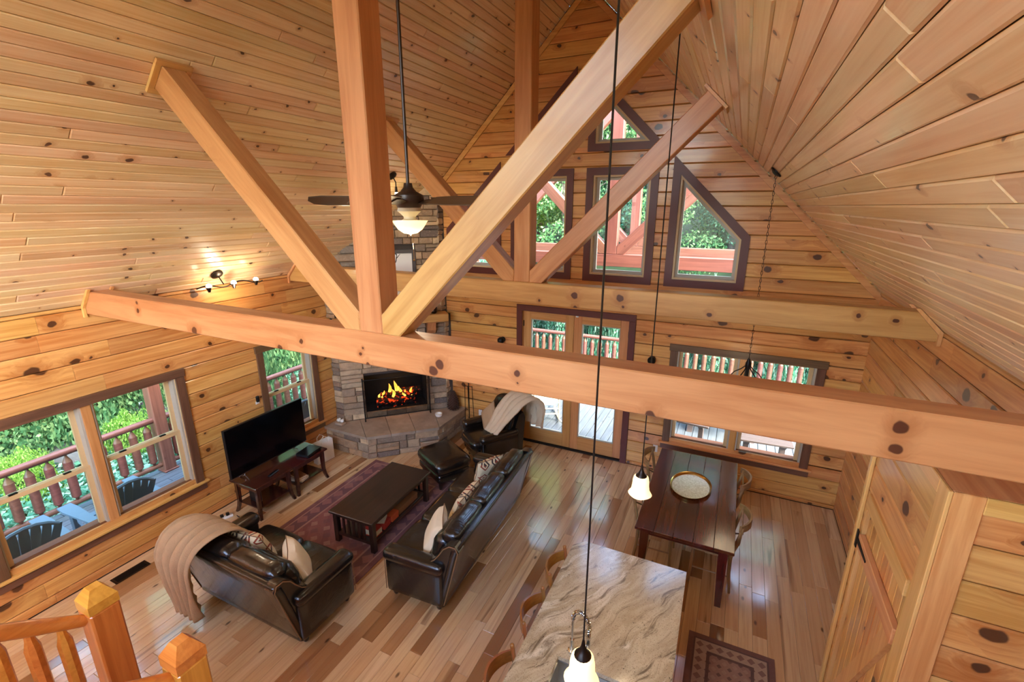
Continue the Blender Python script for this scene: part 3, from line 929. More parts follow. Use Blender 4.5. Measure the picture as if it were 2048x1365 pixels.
# masonry core in four masses round the firebox
def core(poly, z0, z1): xyprism(poly, z0, z1).build('masonry_core', 'mortar', fire)
core([FXY(-3.655, -0.05), FXY(-3.29, -0.05), FXY(-3.29, -0.5), (WL, -0.967), (WL, -1.46)], 0.40, 1.22)
core([FXY(-2.19, -0.05), FXY(-1.84, -0.05), (-2.375, WF), (-2.94, WF), FXY(-2.19, -0.5)], 0.40, 1.22)
core([FXY(-3.655, -0.05), FXY(-1.84, -0.05), (-2.375, WF), (WL, WF), (WL, -1.46)], 1.22, 2.24)
core([FXY(-3.62, -0.10), FXY(-1.86, -0.10), (-2.45, WF), (WL, WF), (WL, -1.40)], 2.24, 4.75)
core([FXY(-3.29, -0.05), FXY(-2.19, -0.05), FXY(-2.19, -0.5), FXY(-3.29, -0.5)], 0.37, 0.532)
# firebox
fb = MB(FPM())
fb.box(-3.30, -2.18, 0.532, 1.23, -0.52, -0.50).box(-3.30, -3.28, 0.532, 1.23, -0.5, -0.05).box(-2.20, -2.18, 0.532, 1.23, -0.5, -0.05)
fb.box(-3.3, -2.18, 0.532, 0.536, -0.5, -0.05).box(-3.3, -2.18, 1.215, 1.23, -0.5, -0.05)
fb.build('firebox', 'soot', fire)
def stones(M, x0, x1, z0, z1, holes=(), rows=None, top=None, d0=-0.07):
    z = z0
    while z < z1 - 0.02:
        h = min(random.choice((0.075, 0.095, 0.11, 0.13, 0.15)), z1 - z)
        if z1 - z - h < 0.05: h = z1 - z
        x = x0
        while x < x1 - 0.01:
            L = random.choice((0.14, 0.22, 0.3, 0.38, 0.48)) * random.uniform(0.9, 1.1)
            e = min(x + L, x1)
            if x1 - e < 0.08: e = x1
            segs = [(x, e, z, z + h)]
            if h > 0.12 and random.random() < 0.22: segs = [(x, e, z, z + h / 2), (x, e, z + h / 2, z + h)]
            for (a, b, c, d) in segs:
                ok = [(a, b)]
                for (hx0, hx1, hz0, hz1) in holes:
                    if d > hz0 + 0.005 and c < hz1 - 0.005:
                        nn = []
                        for (p, q) in ok:
                            if q <= hx0 or p >= hx1: nn.append((p, q)); continue
                            if p < hx0 - 0.03: nn.append((p, hx0))
                            if q > hx1 + 0.03: nn.append((hx1, q))
                        ok = nn
                for (p, q) in ok:
                    if top and c > top(0.5 * (p + q)): continue
                    j = lambda k: random.uniform(-k, k)
                    mb = MB(); cx, cz = (p + q) / 2, (c + d) / 2
                    hx, hz = (q - p) / 2 - 0.0035, (d - c) / 2 - 0.0035
                    fr = random.uniform(-0.012, 0.014)
                    v = []
                    for (sx, sz) in ((-1, -1), (1, -1), (1, 1), (-1, 1)): v.append((sx * hx, sz * hz, d0))
                    for (sx, sz) in ((-1, -1), (1, -1), (1, 1), (-1, 1)): v.append((sx * hx, sz * hz, fr - 0.014 + j(0.004)))
                    for (sx, sz) in ((-1, -1), (1, -1), (1, 1), (-1, 1)): v.append((sx * (hx - 0.012 + j(0.004)), sz * (hz - 0.012 + j(0.004)), fr + j(0.006)))
                    f = [(8, 9, 10, 11)]
                    for k in range(4): f += [(k, (k + 1) % 4, 4 + (k + 1) % 4, 4 + k), (4 + k, 4 + (k + 1) % 4, 8 + (k + 1) % 4, 8 + k)]
                    mb.add(v, f)
                    mb.build('stone', 'ledge_stone', fire, M=M @ TR(cx, cz, 0))
            x = e
        z += h
FBX = (-3.29, -2.19, 0.0, 1.22)
stones(FPM(), -3.677, -1.816, 0.42, 2.16, [FBX, (-3.50, -3.34, 1.92, 2.16), (-2.15, -1.99, 1.92, 2.16)])
stones(FPM(), -3.29, -2.19, 0.42, 0.532)
ceil_s = lambda s: APEX - abs(FXY(s, 0)[0]) + 0.05
stones(FPM(-2.30), -3.64, -1.84, 2.30, 4.7, [(-3.22, -2.27, 2.47, 3.41)], top=ceil_s)
# side returns
a = FXY(-3.677, 0); b = FXY(-1.816, 0)
ML = frame((1, 0, 0), (0, 0, 1), (0, -1, 0), (0, a[1] - 0.0, 0))
stones(ML, WL, a[0], 0.42, 2.24, d0=-0.05); stones(ML, WL, a[0], 2.30, 3.3, top=lambda x: 3.25, d0=-0.02)
MR = frame((0, 1, 0), (0, 0, 1), (1, 0, 0), (b[0], 0, 0))
stones(MR, b[1], WF, 0.42, 2.24, d0=-0.05)
MR2 = frame((0, 1, 0), (0, 0, 1), (1, 0, 0), (b[0] - 0.06, 0, 0)); stones(MR2, b[1], WF, 2.30, 4.7, top=lambda y: APEX - 2.35, d0=-0.03)
# hearth
FL, FR = (-2.96, -1.755), (-2.10, -0.93)
core([(WL, -1.70), (FL[0] - 0.02, -1.70), (FR[0] - 0.05, FR[1] + 0.02), (FR[0] - 0.05, WF), (WL, WF)], 0.0, 0.37)
stones(frame((1, 0, 0), (0, 0, 1), (0, -1, 0), (0, FL[1], 0)), WL, FL[0], 0.0, 0.372, d0=-0.05)
dv = Vector((FR[0] - FL[0], FR[1] - FL[1], 0)); hl = dv.length; dv.normalize()
stones(frame(dv, (0, 0, 1), dv.cross(Vector((0, 0, 1))), (FL[0], FL[1], 0)), 0, hl, 0.0, 0.372, d0=-0.05)
stones(frame((0, 1, 0), (0, 0, 1), (1, 0, 0), (FR[0], 0, 0)), FR[1], WF, 0.0, 0.372, d0=-0.05)
def hs(poly):
    ar = sum(poly[i - 1][0] * poly[i][1] - poly[i][0] * poly[i - 1][1] for i in range(len(poly)))
    if ar < 0: poly = poly[::-1]
    p = inset(poly, 0.004)
    xyprism(p, 0.372, 0.42).build('hearth_slab', 'hearth_slab', fire)
ov = 0.03
fl_ = (FL[0] + 0.005, FL[1] - ov); fr_ = (FR[0] + ov, FR[1] - 0.012)
lerp2 = lambda t: (fl_[0] + (fr_[0] - fl_[0]) * t, fl_[1] + (fr_[1] - fl_[1]) * t)
ins = [FXY(s, -0.01) for s in (-3.42, -2.98, -2.56, -2.09)]
hs([(WL, fl_[1]), fl_, ins[0], FXY(-3.67, -0.01), (WL, -1.45)])
for k in range(3): hs([lerp2(k / 3), lerp2((k + 1) / 3), ins[k + 1], ins[k]])
hs([fr_, (fr_[0], WF), (-2.36, WF), FXY(-1.82, -0.01), ins[3]])
# mantel and brackets
MB().cbox(-3.71, -1.78, 2.16, 2.30, -0.06, 0.215, 0.008).build('mantel', 'timber', fire, M=FPM())
for s in (-3.42, -2.07):
    mb = MB(); mb.prism([(s - 0.075, 1.925, -0.04), (s - 0.075, 1.925, 0.05), (s - 0.075, 2.0, 0.12), (s - 0.075, 2.158, 0.15), (s - 0.075, 2.158, -0.04)], (0.15, 0, 0))
    mb.build('mantel_bracket', 'timber', fire, M=FPM())
# fire: logs, embers, flames
gr = thing('fire_grate', 'black iron grate inside the firebox', 'grate', M=FPM())
for k in range(7):
    x = -3.05 + k * 0.1
    MB().tube([(x, 0.66, -0.40), (x, 0.59, -0.36), (x, 0.59, -0.14), (x, 0.66, -0.10)], 0.008, 6).build('bar', 'black_iron', gr)
MB().box(-3.08, -2.42, 0.5375, 0.585, -0.37, -0.36).box(-3.08, -2.42, 0.5375, 0.585, -0.14, -0.13).build('rail', 'black_iron', gr)
LG = [((-3.10, 0.645, -0.16), (-2.40, 0.645, -0.20), 0.05), ((-3.08, 0.66, -0.31), (-2.42, 0.65, -0.27), 0.055), ((-3.02, 0.745, -0.26), (-2.36, 0.74, -0.20), 0.048), ((-2.62, 0.77, -0.32), (-2.28, 0.84, -0.14), 0.045)]
lbl = ['front charred log lying on the fire grate', 'rear charred log lying on the fire grate', 'upper charred log across the burning stack', 'short slanting charred log at the end of the fire']
for (p, q, r), lb in zip(LG, lbl):
    mb = MB(); pts = [Vector(p).lerp(Vector(q), t / 5) for t in range(6)]
    mb.tube(pts, [r * random.uniform(0.9, 1.1) for _ in pts], 10)
    tag(mb.build('fire_log', 'ember', M=FPM(), smooth=True), lb, 'log', 'logs on the fire')
MB_ = MB()
eb = MB()
for k in range(60):
    x = random.uniform(-3.1, -2.35); z = random.uniform(-0.4, -0.1)
    eb.ball((x, 0.548, z), random.uniform(0.010, 0.02), 6)
tag(eb.build('embers', 'ember', M=FPM()), 'glowing embers and ash under the fire grate', 'embers', kind='stuff')
fl_root = thing('flames', 'yellow flames rising from the burning logs', 'fire', M=FPM())
for (x, z, h, w_) in ((-2.86, -0.24, 0.26, 0.045), (-2.74, -0.25, 0.30, 0.05), (-2.97, -0.22, 0.14, 0.035), (-2.66, -0.21, 0.20, 0.04), (-2.55, -0.2, 0.12, 0.03), (-2.45, -0.18, 0.16, 0.035), (-3.02, -0.25, 0.09, 0.03), (-2.80, -0.18, 0.16, 0.04), (-2.60, -0.15, 0.09, 0.028)):
    mb = MB(); pts = []; rr = []
    for i in range(8):
        t = i / 7
        pts.append((x + 0.025 * math.sin(3.5 * t + x * 9), 0.70 + h * t, z + 0.012 * math.sin(5 * t + x)))
        rr.append(max(0.0015, w_ * (0.5 + 1.4 * t) * (1 - t) ** 0.9))
    mb.tube(pts, rr, 8); mb.build('flame_tongue', 'flame', fl_root, smooth=True)
# fire screen standing on the hearth
sc = thing('fire_screen', 'black iron fire screen standing before the fireplace opening', 'fire screen', M=FPM(-2.08))
for x in (-3.325, -2.165):
    MB().tube([(x, 0.4215, 0.03), (x, 0.45, 0.0), (x, 1.2, 0.0)], 0.011, 8).tube([(x, 0.4215, -0.035), (x, 0.46, 0.0)], 0.01, 6).ball((x, 1.215, 0), 0.018, 8).build('upright', 'black_iron', sc)
for z_ in (1.19, 0.475): MB().cyl((-3.325, z_, 0), (-2.165, z_, 0), 0.009, n=8).build('crossbar', 'black_iron', sc)
MB().box(-3.32, -2.17, 0.478, 1.188, -0.002, 0.002).build('mesh_panel', 'fire_mesh', sc)
for y in (0.75, 0.9): MB().tube([(-3.32, y, 0.012), (-3.30, y + 0.02, 0.025), (-3.30, y + 0.08, 0.025), (-3.32, y + 0.1, 0.012)], 0.006, 6).build('handle', 'black_iron', sc)
# picture above the mantel
pic = thing('framed_picture', 'grey-framed ink picture of a stag above the mantel', 'picture', M=FPM(-2.30))
x0, x1, z0, z1 = -3.22, -2.27, 2.47, 3.41
f_, inn = frame_mb(rect(x0, x1, z0, z1), 0.06, -0.02, 0.03)
f_.build('frame', 'frame_grey', pic)
MB().box(x0 + 0.05, x1 - 0.05, z0 + 0.05, z1 - 0.05, -0.02, 0.006).build('artwork', 'art_paper', pic)
def flat(poly, z=0.0065): return MB().prism([(p[0], p[1], z) for p in poly], (0, 0, 0.001))
def stag(cx, cz, k):
    h = [(-.05, .0), (-.035, -.10), (-.02, -.19), (.02, -.19), (.035, -.10), (.05, .0), (.10, .035), (.155, .06), (.10, .075), (.05, .05), (.0, .07), (-.05, .05), (-.10, .075), (-.155, .06), (-.10, .035)]
    flat([(cx + a * k, cz + b * k) for a, b in h]).build('ink_head', 'art_ink', pic)
    flat([(cx + a * k, cz + b * k) for a, b in ((-.06, -.12), (-.13, -.42), (.13, -.42), (.06, -.12), (.02, -.2), (-.02, -.2))]).build('ink_neck', 'art_ink', pic)
    for s in (-1, 1):
        mb = MB(FPM(0).inverted() @ FPM(0))
        main = [(.03, .06), (.10, .14), (.17, .25), (.19, .36), (.16, .46)]
        tines = [((.10, .14), (.06, .24)), ((.16, .22), (.10, .33)), ((.18, .30), (.25, .38)), ((.19, .36), (.13, .42))]
        mb = MB()
        def stroke(pts, w0, w1):
            n = len(pts)
            for i in range(n - 1):
                a, b = Vector(pts[i]), Vector(pts[i + 1]); d = (b - a).normalized(); p = Vector((-d.y, d.x))
                wa = w0 + (w1 - w0) * i / (n - 1); wb = w0 + (w1 - w0) * (i + 1) / (n - 1)
                qd = [a + p * wa, a - p * wa, b - p * wb, b + p * wb]
                mb.prism([(cx + s * q.x * k, cz + q.y * k, 0.0065) for q in qd], (0, 0, 0.001))
        stroke(main, 0.013, 0.004)
        for t in tines: stroke(t, 0.008, 0.003)
        mb.build('ink_antler', 'art_ink', pic)
stag(-2.76, 2.98, 0.95)
# hearth and mantel things
mb = MB(); mb.lathe([(0.03, 0), (0.055, 0.004), (0.07, 0.04), (0.066, 0.055), (0.058, 0.053), (0.05, 0.02), (0.001, 0.012)], n=20)
tag(mb.build('bowl', 'ceramic', smooth=True, M=TR(-2.34, -0.56, 0.421)), 'small white ceramic bowl on the hearth beside the fire screen', 'bowl')
fg = thing('bird_figurine', 'white ceramic birds on a stone base at the wall end of the hearth', 'figurine', (-3.70, -1.60, 0.4205))
MB().rbox((0, 0, 0.025), (0.17, 0.12, 0.05), 0.02, 3).build('base', 'hearth_slab', fg, smooth=True)
for dx in (-0.035, 0.04):
    MB().ball((dx, 0, 0.078), 0.033, 10, 1.3, 0.9, 0.9).ball((dx + 0.03, 0, 0.11), 0.019, 8).build('bird', 'ceramic', fg, smooth=True)
pc = thing('pine_cone', 'giant brown pine cone ornament standing at the back of the hearth', 'ornament', (-2.26, -0.18, 0.4205))
mb = MB(); mb.lathe([(0.05, 0), (0.085, 0.06), (0.09, 0.14), (0.07, 0.25), (0.03, 0.34), (0.004, 0.37)], n=12); mb.build('core', 'cone_brown', pc, smooth=True)
mb = MB()
for i in range(15):
    t = i / 14; z = 0.015 + 0.34 * t; r = 0.095 * (1 - t ** 2.2) + 0.012
    for k in range(11):
        a = 2 * PI * (k + 0.5 * (i % 2)) / 11
        c, s = math.cos(a), math.sin(a); w_ = 0.02
        mb.add([(c * r * .6 - s * w_, s * r * .6 + c * w_, z), (c * r * .6 + s * w_, s * r * .6 - c * w_, z), (c * (r + .025), s * (r + .025), z + 0.012), (c * r * .7, s * r * .7, z + 0.024)], [(0, 1, 2), (0, 2, 3), (1, 3, 2), (0, 3, 1)])
tag(mb.build('scales', 'cone_brown', pc), kind='stuff')
tl = thing('fireplace_tools', 'black iron fireplace tools on a stand between hearth and armchair', 'tool set', (-1.93, -0.16, 0))
MB().lathe([(0.10, 0), (0.10, 0.012), (0.02, 0.025)], n=16).build('base', 'black_iron', tl)
MB().tube([(0, 0, 0.02), (0, 0, 1.0)], 0.009, 8).ball((0, 0, 1.0), 0.018, 8).build('stand', 'black_iron', tl)
MB().cyl((-0.08, 0, 0.93), (0.08, 0, 0.93), 0.006, n=6).build('hanger', 'black_iron', tl)
MB().tube([(-0.075, -0.01, 0.95), (-0.085, -0.01, 0.2)], 0.006, 6).box(-0.13, -0.04, -0.02, 0.0, 0.06, 0.2).build('shovel', 'black_iron', tl)
MB().tube([(0.075, -0.01, 0.95), (0.11, -0.02, 0.3)], 0.006, 6).build('broom_handle', 'black_iron', tl)
MB().rbox((0.12, -0.02, 0.2), (0.08, 0.05, 0.2), 0.02, 2).build('broom_head', 'box_wood', tl)
MB().tube([(0.0, -0.03, 0.95), (0.02, -0.03, 0.15)], 0.006, 6).build('poker', 'black_iron', tl)
mv = thing('mantel_vase', 'small dark vase on the mantel near its end', 'vase', M=FPM() @ TR(-2.02, 2.301, 0.10) @ RX(-PI / 2))
MB().lathe([(0.04, 0), (0.075, 0.05), (0.06, 0.11), (0.03, 0.14), (0.04, 0.16)], n=14).build('body', 'bronze', mv, smooth=True)
# ------------------------------------------------------------------ living room furniture
def pillow_mesh(w_, h, t, n=12):
    mb = MB(); vs = []; fs = []
    for side in (1, -1):
        for i in range(n + 1):
            for j in range(n + 1):
                u, v = -1 + 2 * i / n, -1 + 2 * j / n
                e = ((1 - u ** 4) * (1 - v ** 4)) ** 0.5
                pinch = 1 - 0.10 * (1 - abs(u)) * (abs(v) ** 3)
                pinch2 = 1 - 0.10 * (1 - abs(v)) * (abs(u) ** 3)
                vs.append((u * w_ / 2 * pinch2, side * t / 2 * e, v * h / 2 * pinch))
    m = (n + 1) ** 2
    for k in range(2):
        for i in range(n):
            for j in range(n):
                q = [k * m + i * (n + 1) + j, k * m + (i + 1) * (n + 1) + j, k * m + (i + 1) * (n + 1) + j + 1, k * m + i * (n + 1) + j + 1]
                fs.append(tuple(q) if k else tuple(reversed(q)))
    return mb.add(vs, fs)
def pillow(label, mat, M, w_=0.45, h=0.45, t=0.16, edge='piping_tan'):
    p = thing('throw_pillow', label, 'pillow', M=M, group='throw pillows')
    cv = pillow_mesh(w_, h, t).build('cover', mat, p, smooth=True)
    k = 0.995
    pts = [(u * w_ / 2 * (1 - 0.10 * (1 - abs(v)) * abs(u) ** 3) * k, 0, v * h / 2 * (1 - 0.10 * (1 - abs(u)) * abs(v) ** 3) * k) for (u, v) in
           [(-1 + i / 4, -1) for i in range(8)] + [(1, -1 + i / 4) for i in range(8)] + [(1 - i / 4, 1) for i in range(8)] + [(-1, 1 - i / 4) for i in range(9)]]
    MB().tube(pts, 0.005, 5).build('piping', edge, cv, smooth=True)
    return p

def drape(name, label, mat, M, path, xa, xb, nx=40, fold=0.02, nf=7, thick=0.012, fringe=False):
    """cloth following path [(y, z)] with folds across its width"""
    P = [Vector((0, a, b)) for a, b in path]
    # resample
    seg = [(P[i + 1] - P[i]).length for i in range(len(P) - 1)]; tot = sum(seg); ny = 44; pts = []
    for k in range(ny + 1):
        d = tot * k / ny; i = 0
        while i < len(seg) - 1 and d > seg[i]: d -= seg[i]; i += 1
        pts.append(P[i].lerp(P[i + 1], min(1, d / seg[i])))
    for _ in range(3):
        pts = [pts[0]] + [(pts[i - 1] + pts[i] * 2 + pts[i + 1]) / 4 for i in range(1, ny)] + [pts[-1]]
    vs = []; fs = []
    for k, p in enumerate(pts):
        t = k / ny
        tg = (pts[min(k + 1, ny)] - pts[max(k - 1, 0)]).normalized(); nr = Vector((0, -tg.z, tg.y))
        if nr.z < 0 and abs(nr.z) > 0.3: nr = -nr
        a = xa(t); b = xb(t)
        for i in range(nx + 1):
            u = i / nx
            am = fold * (0.45 + 0.8 * t)
            d = am * (2 * abs(math.sin(u * nf * PI + 0.9 * math.sin(3 * t))) ** 0.7) + 0.004 * math.sin(37 * u + 11 * t)
            x = a + (b - a) * u + 0.012 * math.sin(5 * t * PI + u * 9)
            q = p + nr * d
            vs.append((x, q.y, q.z))
    for k in range(ny):
        for i in range(nx):
            a = k * (nx + 1) + i
            fs.append((a, a + 1, a + nx + 2, a + nx + 1))
    o = MB().add(vs, fs).build(name, mat, smooth=True, M=M)
    md = o.modifiers.new('thickness', 'SOLIDIFY'); md.thickness = thick; md.offset = 1
    return tag(o, label, 'blanket')

def sofa(label, W, n, loc, rz):
    s = thing('sofa', label, 'sofa', loc, rz)
    aw = 0.17
    inner = W - 2 * aw; cw = inner / n
    MB().rbox((0, -0.04, 0.19), (W - 0.08, 0.72, 0.25), 0.05, 4).build('base', 'leather', s, smooth=True)
    for sx in (-1, 1):
        for y in (-0.33, 0.22):
            MB().lathe([(0.022, 0), (0.034, 0.03), (0.036, 0.075)], (sx * (W / 2 - 0.11), y, 0), 10).build('foot', 'espresso', s, smooth=True)
    for k in range(n):
        x = -inner / 2 + cw * (k + 0.5)
        MB().rbox((x, -0.15, 0.385), (cw - 0.004, 0.64, 0.18), 0.07, 5, 0.03).build('seat_cushion', 'leather', s, smooth=True)
        bc = MB().rbox((x, 0.19, 0.63), (cw - 0.004, 0.2, 0.46), 0.085, 5, 0.035, f=lambda p: (p.x + 0.006 * math.sin(p.z * 50), p.y + 0.25 * p.z + 0.006 * math.sin(p.x * 60) * (p.z > 0.05), p.z)).build('back_cushion', 'leather', s, smooth=True)
        MB().rbox((x, 0.325, 0.85), (cw - 0.004, 0.2, 0.14), 0.065, 5, 0.012, f=lambda p: (p.x, p.y + 0.008 * math.sin(p.x * 75), p.z + 0.007 * math.sin(p.x * 90))).build('headrest', 'leather', bc, smooth=True)
    MB().rbox((0, 0.355, 0.47), (W - 0.10, 0.10, 0.80), 0.045, 5, 0, f=lambda p: (p.x, p.y + 0.26 * p.z, p.z)).build('back_shell', 'leather', s, smooth=True)
    for sx in (-1, 1):
        x = sx * (W / 2 - aw / 2)
        MB().rbox((x, -0.04, 0.32), (aw - 0.03, 0.70, 0.46), 0.05, 4).build('arm_panel', 'leather', s, smooth=True)
        MB().rbox((x, -0.04, 0.565), (aw + 0.03, 0.74, 0.14), 0.068, 5).build('arm_roll', 'leather', s, smooth=True)
        prof = [(0.06, 0.12), (0.30, 0.10), (0.40, 0.45), (0.505, 0.83), (0.46, 0.885), (0.38, 0.88), (0.31, 0.82), (0.26, 0.72), (0.19, 0.65), (0.08, 0.60)]
        xa = x - sx * 0.03
        MB().prism([(xa - 0.055, a, b) for a, b in prof], (0.11, 0, 0)).build('wing', 'leather', s, smooth=True)
        e = x + sx * 0.032
        MB().tube([(e, a, b) for a, b in ((0.14, 0.60), (0.22, 0.66), (0.28, 0.74), (0.33, 0.82), (0.40, 0.875), (0.47, 0.875), (0.495, 0.82), (0.40, 0.45), (0.31, 0.12))], 0.006, 6).build('piping', 'piping_tan', s, smooth=True)
        MB().tube([(x + sx * 0.06, -0.386, 0.50), (x + sx * 0.06, -0.388, 0.12)], 0.005, 6).build('piping', 'piping_tan', s)
    return s
LV = (-1.83, -4.49, 0.0)
sofa('dark brown leather loveseat with its back to the camera and a throw over one end', 1.62, 2, LV, PI)
SF = (-0.43, -2.80, 0.0)
sofa('long dark brown leather sofa with three seats facing the coffee table', 2.28, 3, SF, R(-87))
MLV = TR(*LV) @ RZ(PI); MSF = TR(*SF) @ RZ(R(-87))
drape('throw_blanket', 'ribbed tan throw blanket hanging over the back of the loveseat', 'throw_tan', MLV,
      [(-0.02, 0.66), (0.10, 0.84), (0.20, 0.94), (0.36, 0.985), (0.52, 0.95), (0.60, 0.82), (0.585, 0.60), (0.55, 0.38), (0.52, 0.14)],
      lambda t: 0.16 + 0.30 * max(0, t - 0.42), lambda t: 0.72 + 0.06 * math.sin(t * PI) - 0.05 * max(0, t - 0.5), 72, 0.042, 5)
pillow('patterned cream pillow leaning on the loveseat back beside the throw', 'pillow_print', MLV @ TR(0.22, 0.02, 0.66) @ RX(R(-24)) @ RZ(R(6)), 0.5, 0.42, 0.16)
pillow('plain cream pillow resting against the loveseat arm', 'cream_cloth', MLV @ TR(-0.44, 0.0, 0.645) @ RZ(R(-38)) @ RX(R(-22)), 0.46, 0.42, 0.18)
pillow('plain cream pillow at the sofa end nearest the loveseat', 'cream_cloth', MSF @ TR(0.70, 0.0, 0.66) @ RZ(R(28)) @ RX(R(-26)), 0.44, 0.44, 0.17)
pillow('patterned cream pillow in the middle of the long sofa', 'pillow_print', MSF @ TR(0.12, 0.05, 0.665) @ RX(R(-24)), 0.52, 0.44, 0.16)
pillow('patterned pillow at the sofa end nearest the armchair', 'pillow_print', MSF @ TR(-0.66, 0.0, 0.665) @ RZ(R(-30)) @ RX(R(-18)), 0.42, 0.42, 0.15)

# armchair and ottoman
ACM = TR(-1.13, -0.79, 0) @ RZ(R(-36))
ac = thing('armchair', 'black leather armchair with a rounded back beside the fireplace', 'armchair', M=ACM)
MB().rbox((0, -0.02, 0.2), (0.66, 0.66, 0.26), 0.06, 4).build('base', 'leather', ac, smooth=True)
MB().rbox((0, -0.13, 0.40), (0.52, 0.64, 0.17), 0.065, 5, 0.02).build('seat_cushion', 'leather', ac, smooth=True)
def chairback(p):
    k = (p.z + 0.32) / 0.64
    wf = 1 - 0.38 * max(0, k - 0.55) ** 2 * 4
    return (p.x * wf, p.y + 0.26 * p.z + 0.10 * (p.x / 0.36) ** 2 * -1, p.z)
MB().rbox((0, 0.30, 0.72), (0.68, 0.16, 0.64), 0.075, 6, 0.02, f=chairback).build('backrest', 'leather', ac, smooth=True)
MB().rbox((0, 0.36, 0.40), (0.66, 0.08, 0.62), 0.03, 4, 0, f=lambda p: (p.x, p.y + 0.2 * p.z, p.z)).build('back_shell', 'leather', ac, smooth=True)
for sx in (-1, 1):
    MB().rbox((sx * 0.345, -0.02, 0.33), (0.11, 0.66, 0.44), 0.045, 4).build('arm_panel', 'leather', ac, smooth=True)
    MB().rbox((sx * 0.345, -0.03, 0.565), (0.16, 0.68, 0.13), 0.062, 5, 0, f=lambda p: (p.x, p.y, p.z + 0.05 * p.y)).build('arm_roll', 'leather', ac, smooth=True)
    MB().prism([(sx * 0.33 - 0.045, a, b) for a, b in ((0.12, 0.55), (0.24, 0.62), (0.32, 0.86), (0.40, 0.90), (0.44, 0.80), (0.38, 0.12), (0.12, 0.12))], (0.09, 0, 0)).build('wing', 'leather', ac, smooth=True)
    for y in (-0.28, 0.26): MB().lathe([(0.018, 0), (0.03, 0.08)], (sx * 0.28, y, 0), 8).build('foot', 'mahogany', ac, smooth=True)
pillow('tan suede pillow tucked in the armchair', 'throw_tan', ACM @ TR(-0.13, 0.03, 0.70) @ RX(R(-22)) @ RY(R(38)), 0.40, 0.40, 0.13)
drape('fleece_throw', 'fluffy cream fleece throw over the corner of the armchair back', 'throw_cream', ACM @ TR(0.13, 0, 0) @ RZ(R(12)),
      [(-0.14, 0.58), (-0.02, 0.70), (0.12, 0.88), (0.26, 1.03), (0.42, 1.09), (0.55, 1.03), (0.60, 0.88), (0.59, 0.70), (0.57, 0.58)],
      lambda t: -0.06 + 0.06 * t, lambda t: 0.22 + 0.30 * min(1, t * 1.6) - 0.10 * max(0, t - 0.7), 48, 0.036, 4, 0.026)
OT = thing('ottoman', 'black leather ottoman before the armchair', 'ottoman', (-1.51, -1.66, 0), R(-29))
MB().rbox((0, 0, 0.36), (0.74, 0.60, 0.20), 0.09, 5, 0.02).build('cushion', 'leather', OT, smooth=True)
MB().rbox((0, 0, 0.20), (0.70, 0.56, 0.16), 0.06, 4).build('base', 'leather', OT, smooth=True)
for sx in (-1, 1):
    for sy in (-1, 1): MB().lathe([(0.02, 0), (0.025, 0.02), (0.035, 0.13)], (sx * 0.28, sy * 0.21, 0), 8).build('leg', 'espresso', OT, smooth=True)

# rug
tag(MB().box(-0.8, 0.8, -1.23, 1.23, 0, 0.009).build('area_rug', 'rug_red', M=TR(-2.02, -2.94, 0.001) @ RZ(R(1))), 'faded red patterned rug under the coffee table', 'rug')

# coffee table
CT = thing('coffee_table', 'black distressed wood coffee table on the red rug', 'coffee table', (-1.655, -2.90, 0.0105), R(2.2))
MB().cbox(-0.34, 0.34, -0.645, 0.645, 0.425, 0.46, 0.008).build('tabletop', 'espresso', CT)
for sx in (-1, 1):
    for sy in (-1, 1):
        MB().cbox(sx * 0.28 - 0.032, sx * 0.28 + 0.032, sy * 0.575 - 0.032, sy * 0.575 + 0.032, 0, 0.425, 0.005).build('leg', 'espresso', CT)
MB().cbox(-0.27, 0.27, -0.57, 0.57, 0.115, 0.14, 0.004).build('shelf', 'espresso', CT)
for sx in (-1, 1): MB().box(sx * 0.28 - 0.012, sx * 0.28 + 0.012, -0.543, 0.543, 0.365, 0.425).build('apron', 'espresso', CT)
for sy in (-1, 1):
    MB().box(-0.248, 0.248, sy * 0.575 - 0.012, sy * 0.575 + 0.012, 0.365, 0.425).build('apron', 'espresso', CT)
    MB().box(-0.248, 0.248, sy * 0.585 - 0.012, sy * 0.585 + 0.012, 0.11, 0.15).build('stretcher', 'espresso', CT)
    for k in range(5):
        x = -0.16 + k * 0.08
        MB().box(x - 0.016, x + 0.016, sy * 0.585 - 0.008, sy * 0.585 + 0.008, 0.15, 0.365).build('slat', 'espresso', CT)
CTM = TR(-1.655, -2.90, 0.0105) @ RZ(R(2.2))
def block(name, label, cat, M, size, cover, pages=None, group=None):
    b = thing(name, label, cat, M=M, group=group)
    sx, sy, sz = size
    if pages:
        MB().cbox(-sx / 2, sx / 2, -sy / 2, sy / 2, 0, sz * 0.14, 0.001).cbox(-sx / 2, -sx / 2 + 0.004, -sy / 2, sy / 2, sz * 0.14, sz * 0.86, 0.001).cbox(-sx / 2, sx / 2, -sy / 2, sy / 2, sz * 0.86, sz, 0.001).build('cover', cover, b)
        MB().box(-sx / 2 + 0.004, sx / 2 - 0.004, -sy / 2 + 0.004, sy / 2 - 0.004, sz * 0.14, sz * 0.86).build('pages', pages, b)
    else:
        MB().cbox(-sx / 2, sx / 2, -sy / 2, sy / 2, 0, sz * 0.62, 0.002).build('box_base', cover, b)
        MB().cbox(-sx / 2 - 0.002, sx / 2 + 0.002, -sy / 2 - 0.002, sy / 2 + 0.002, sz * 0.62 + 0.0005, sz, 0.002).build('box_lid', cover, b)
    return b
z = 0.1405
block('hardback_book', 'thick red hardback with cream pages at the near end of the coffee table shelf', 'book', CTM @ TR(0.17, -0.44, z), (0.18, 0.13, 0.10), 'book_red', 'book_cream', 'things on the coffee table shelf')
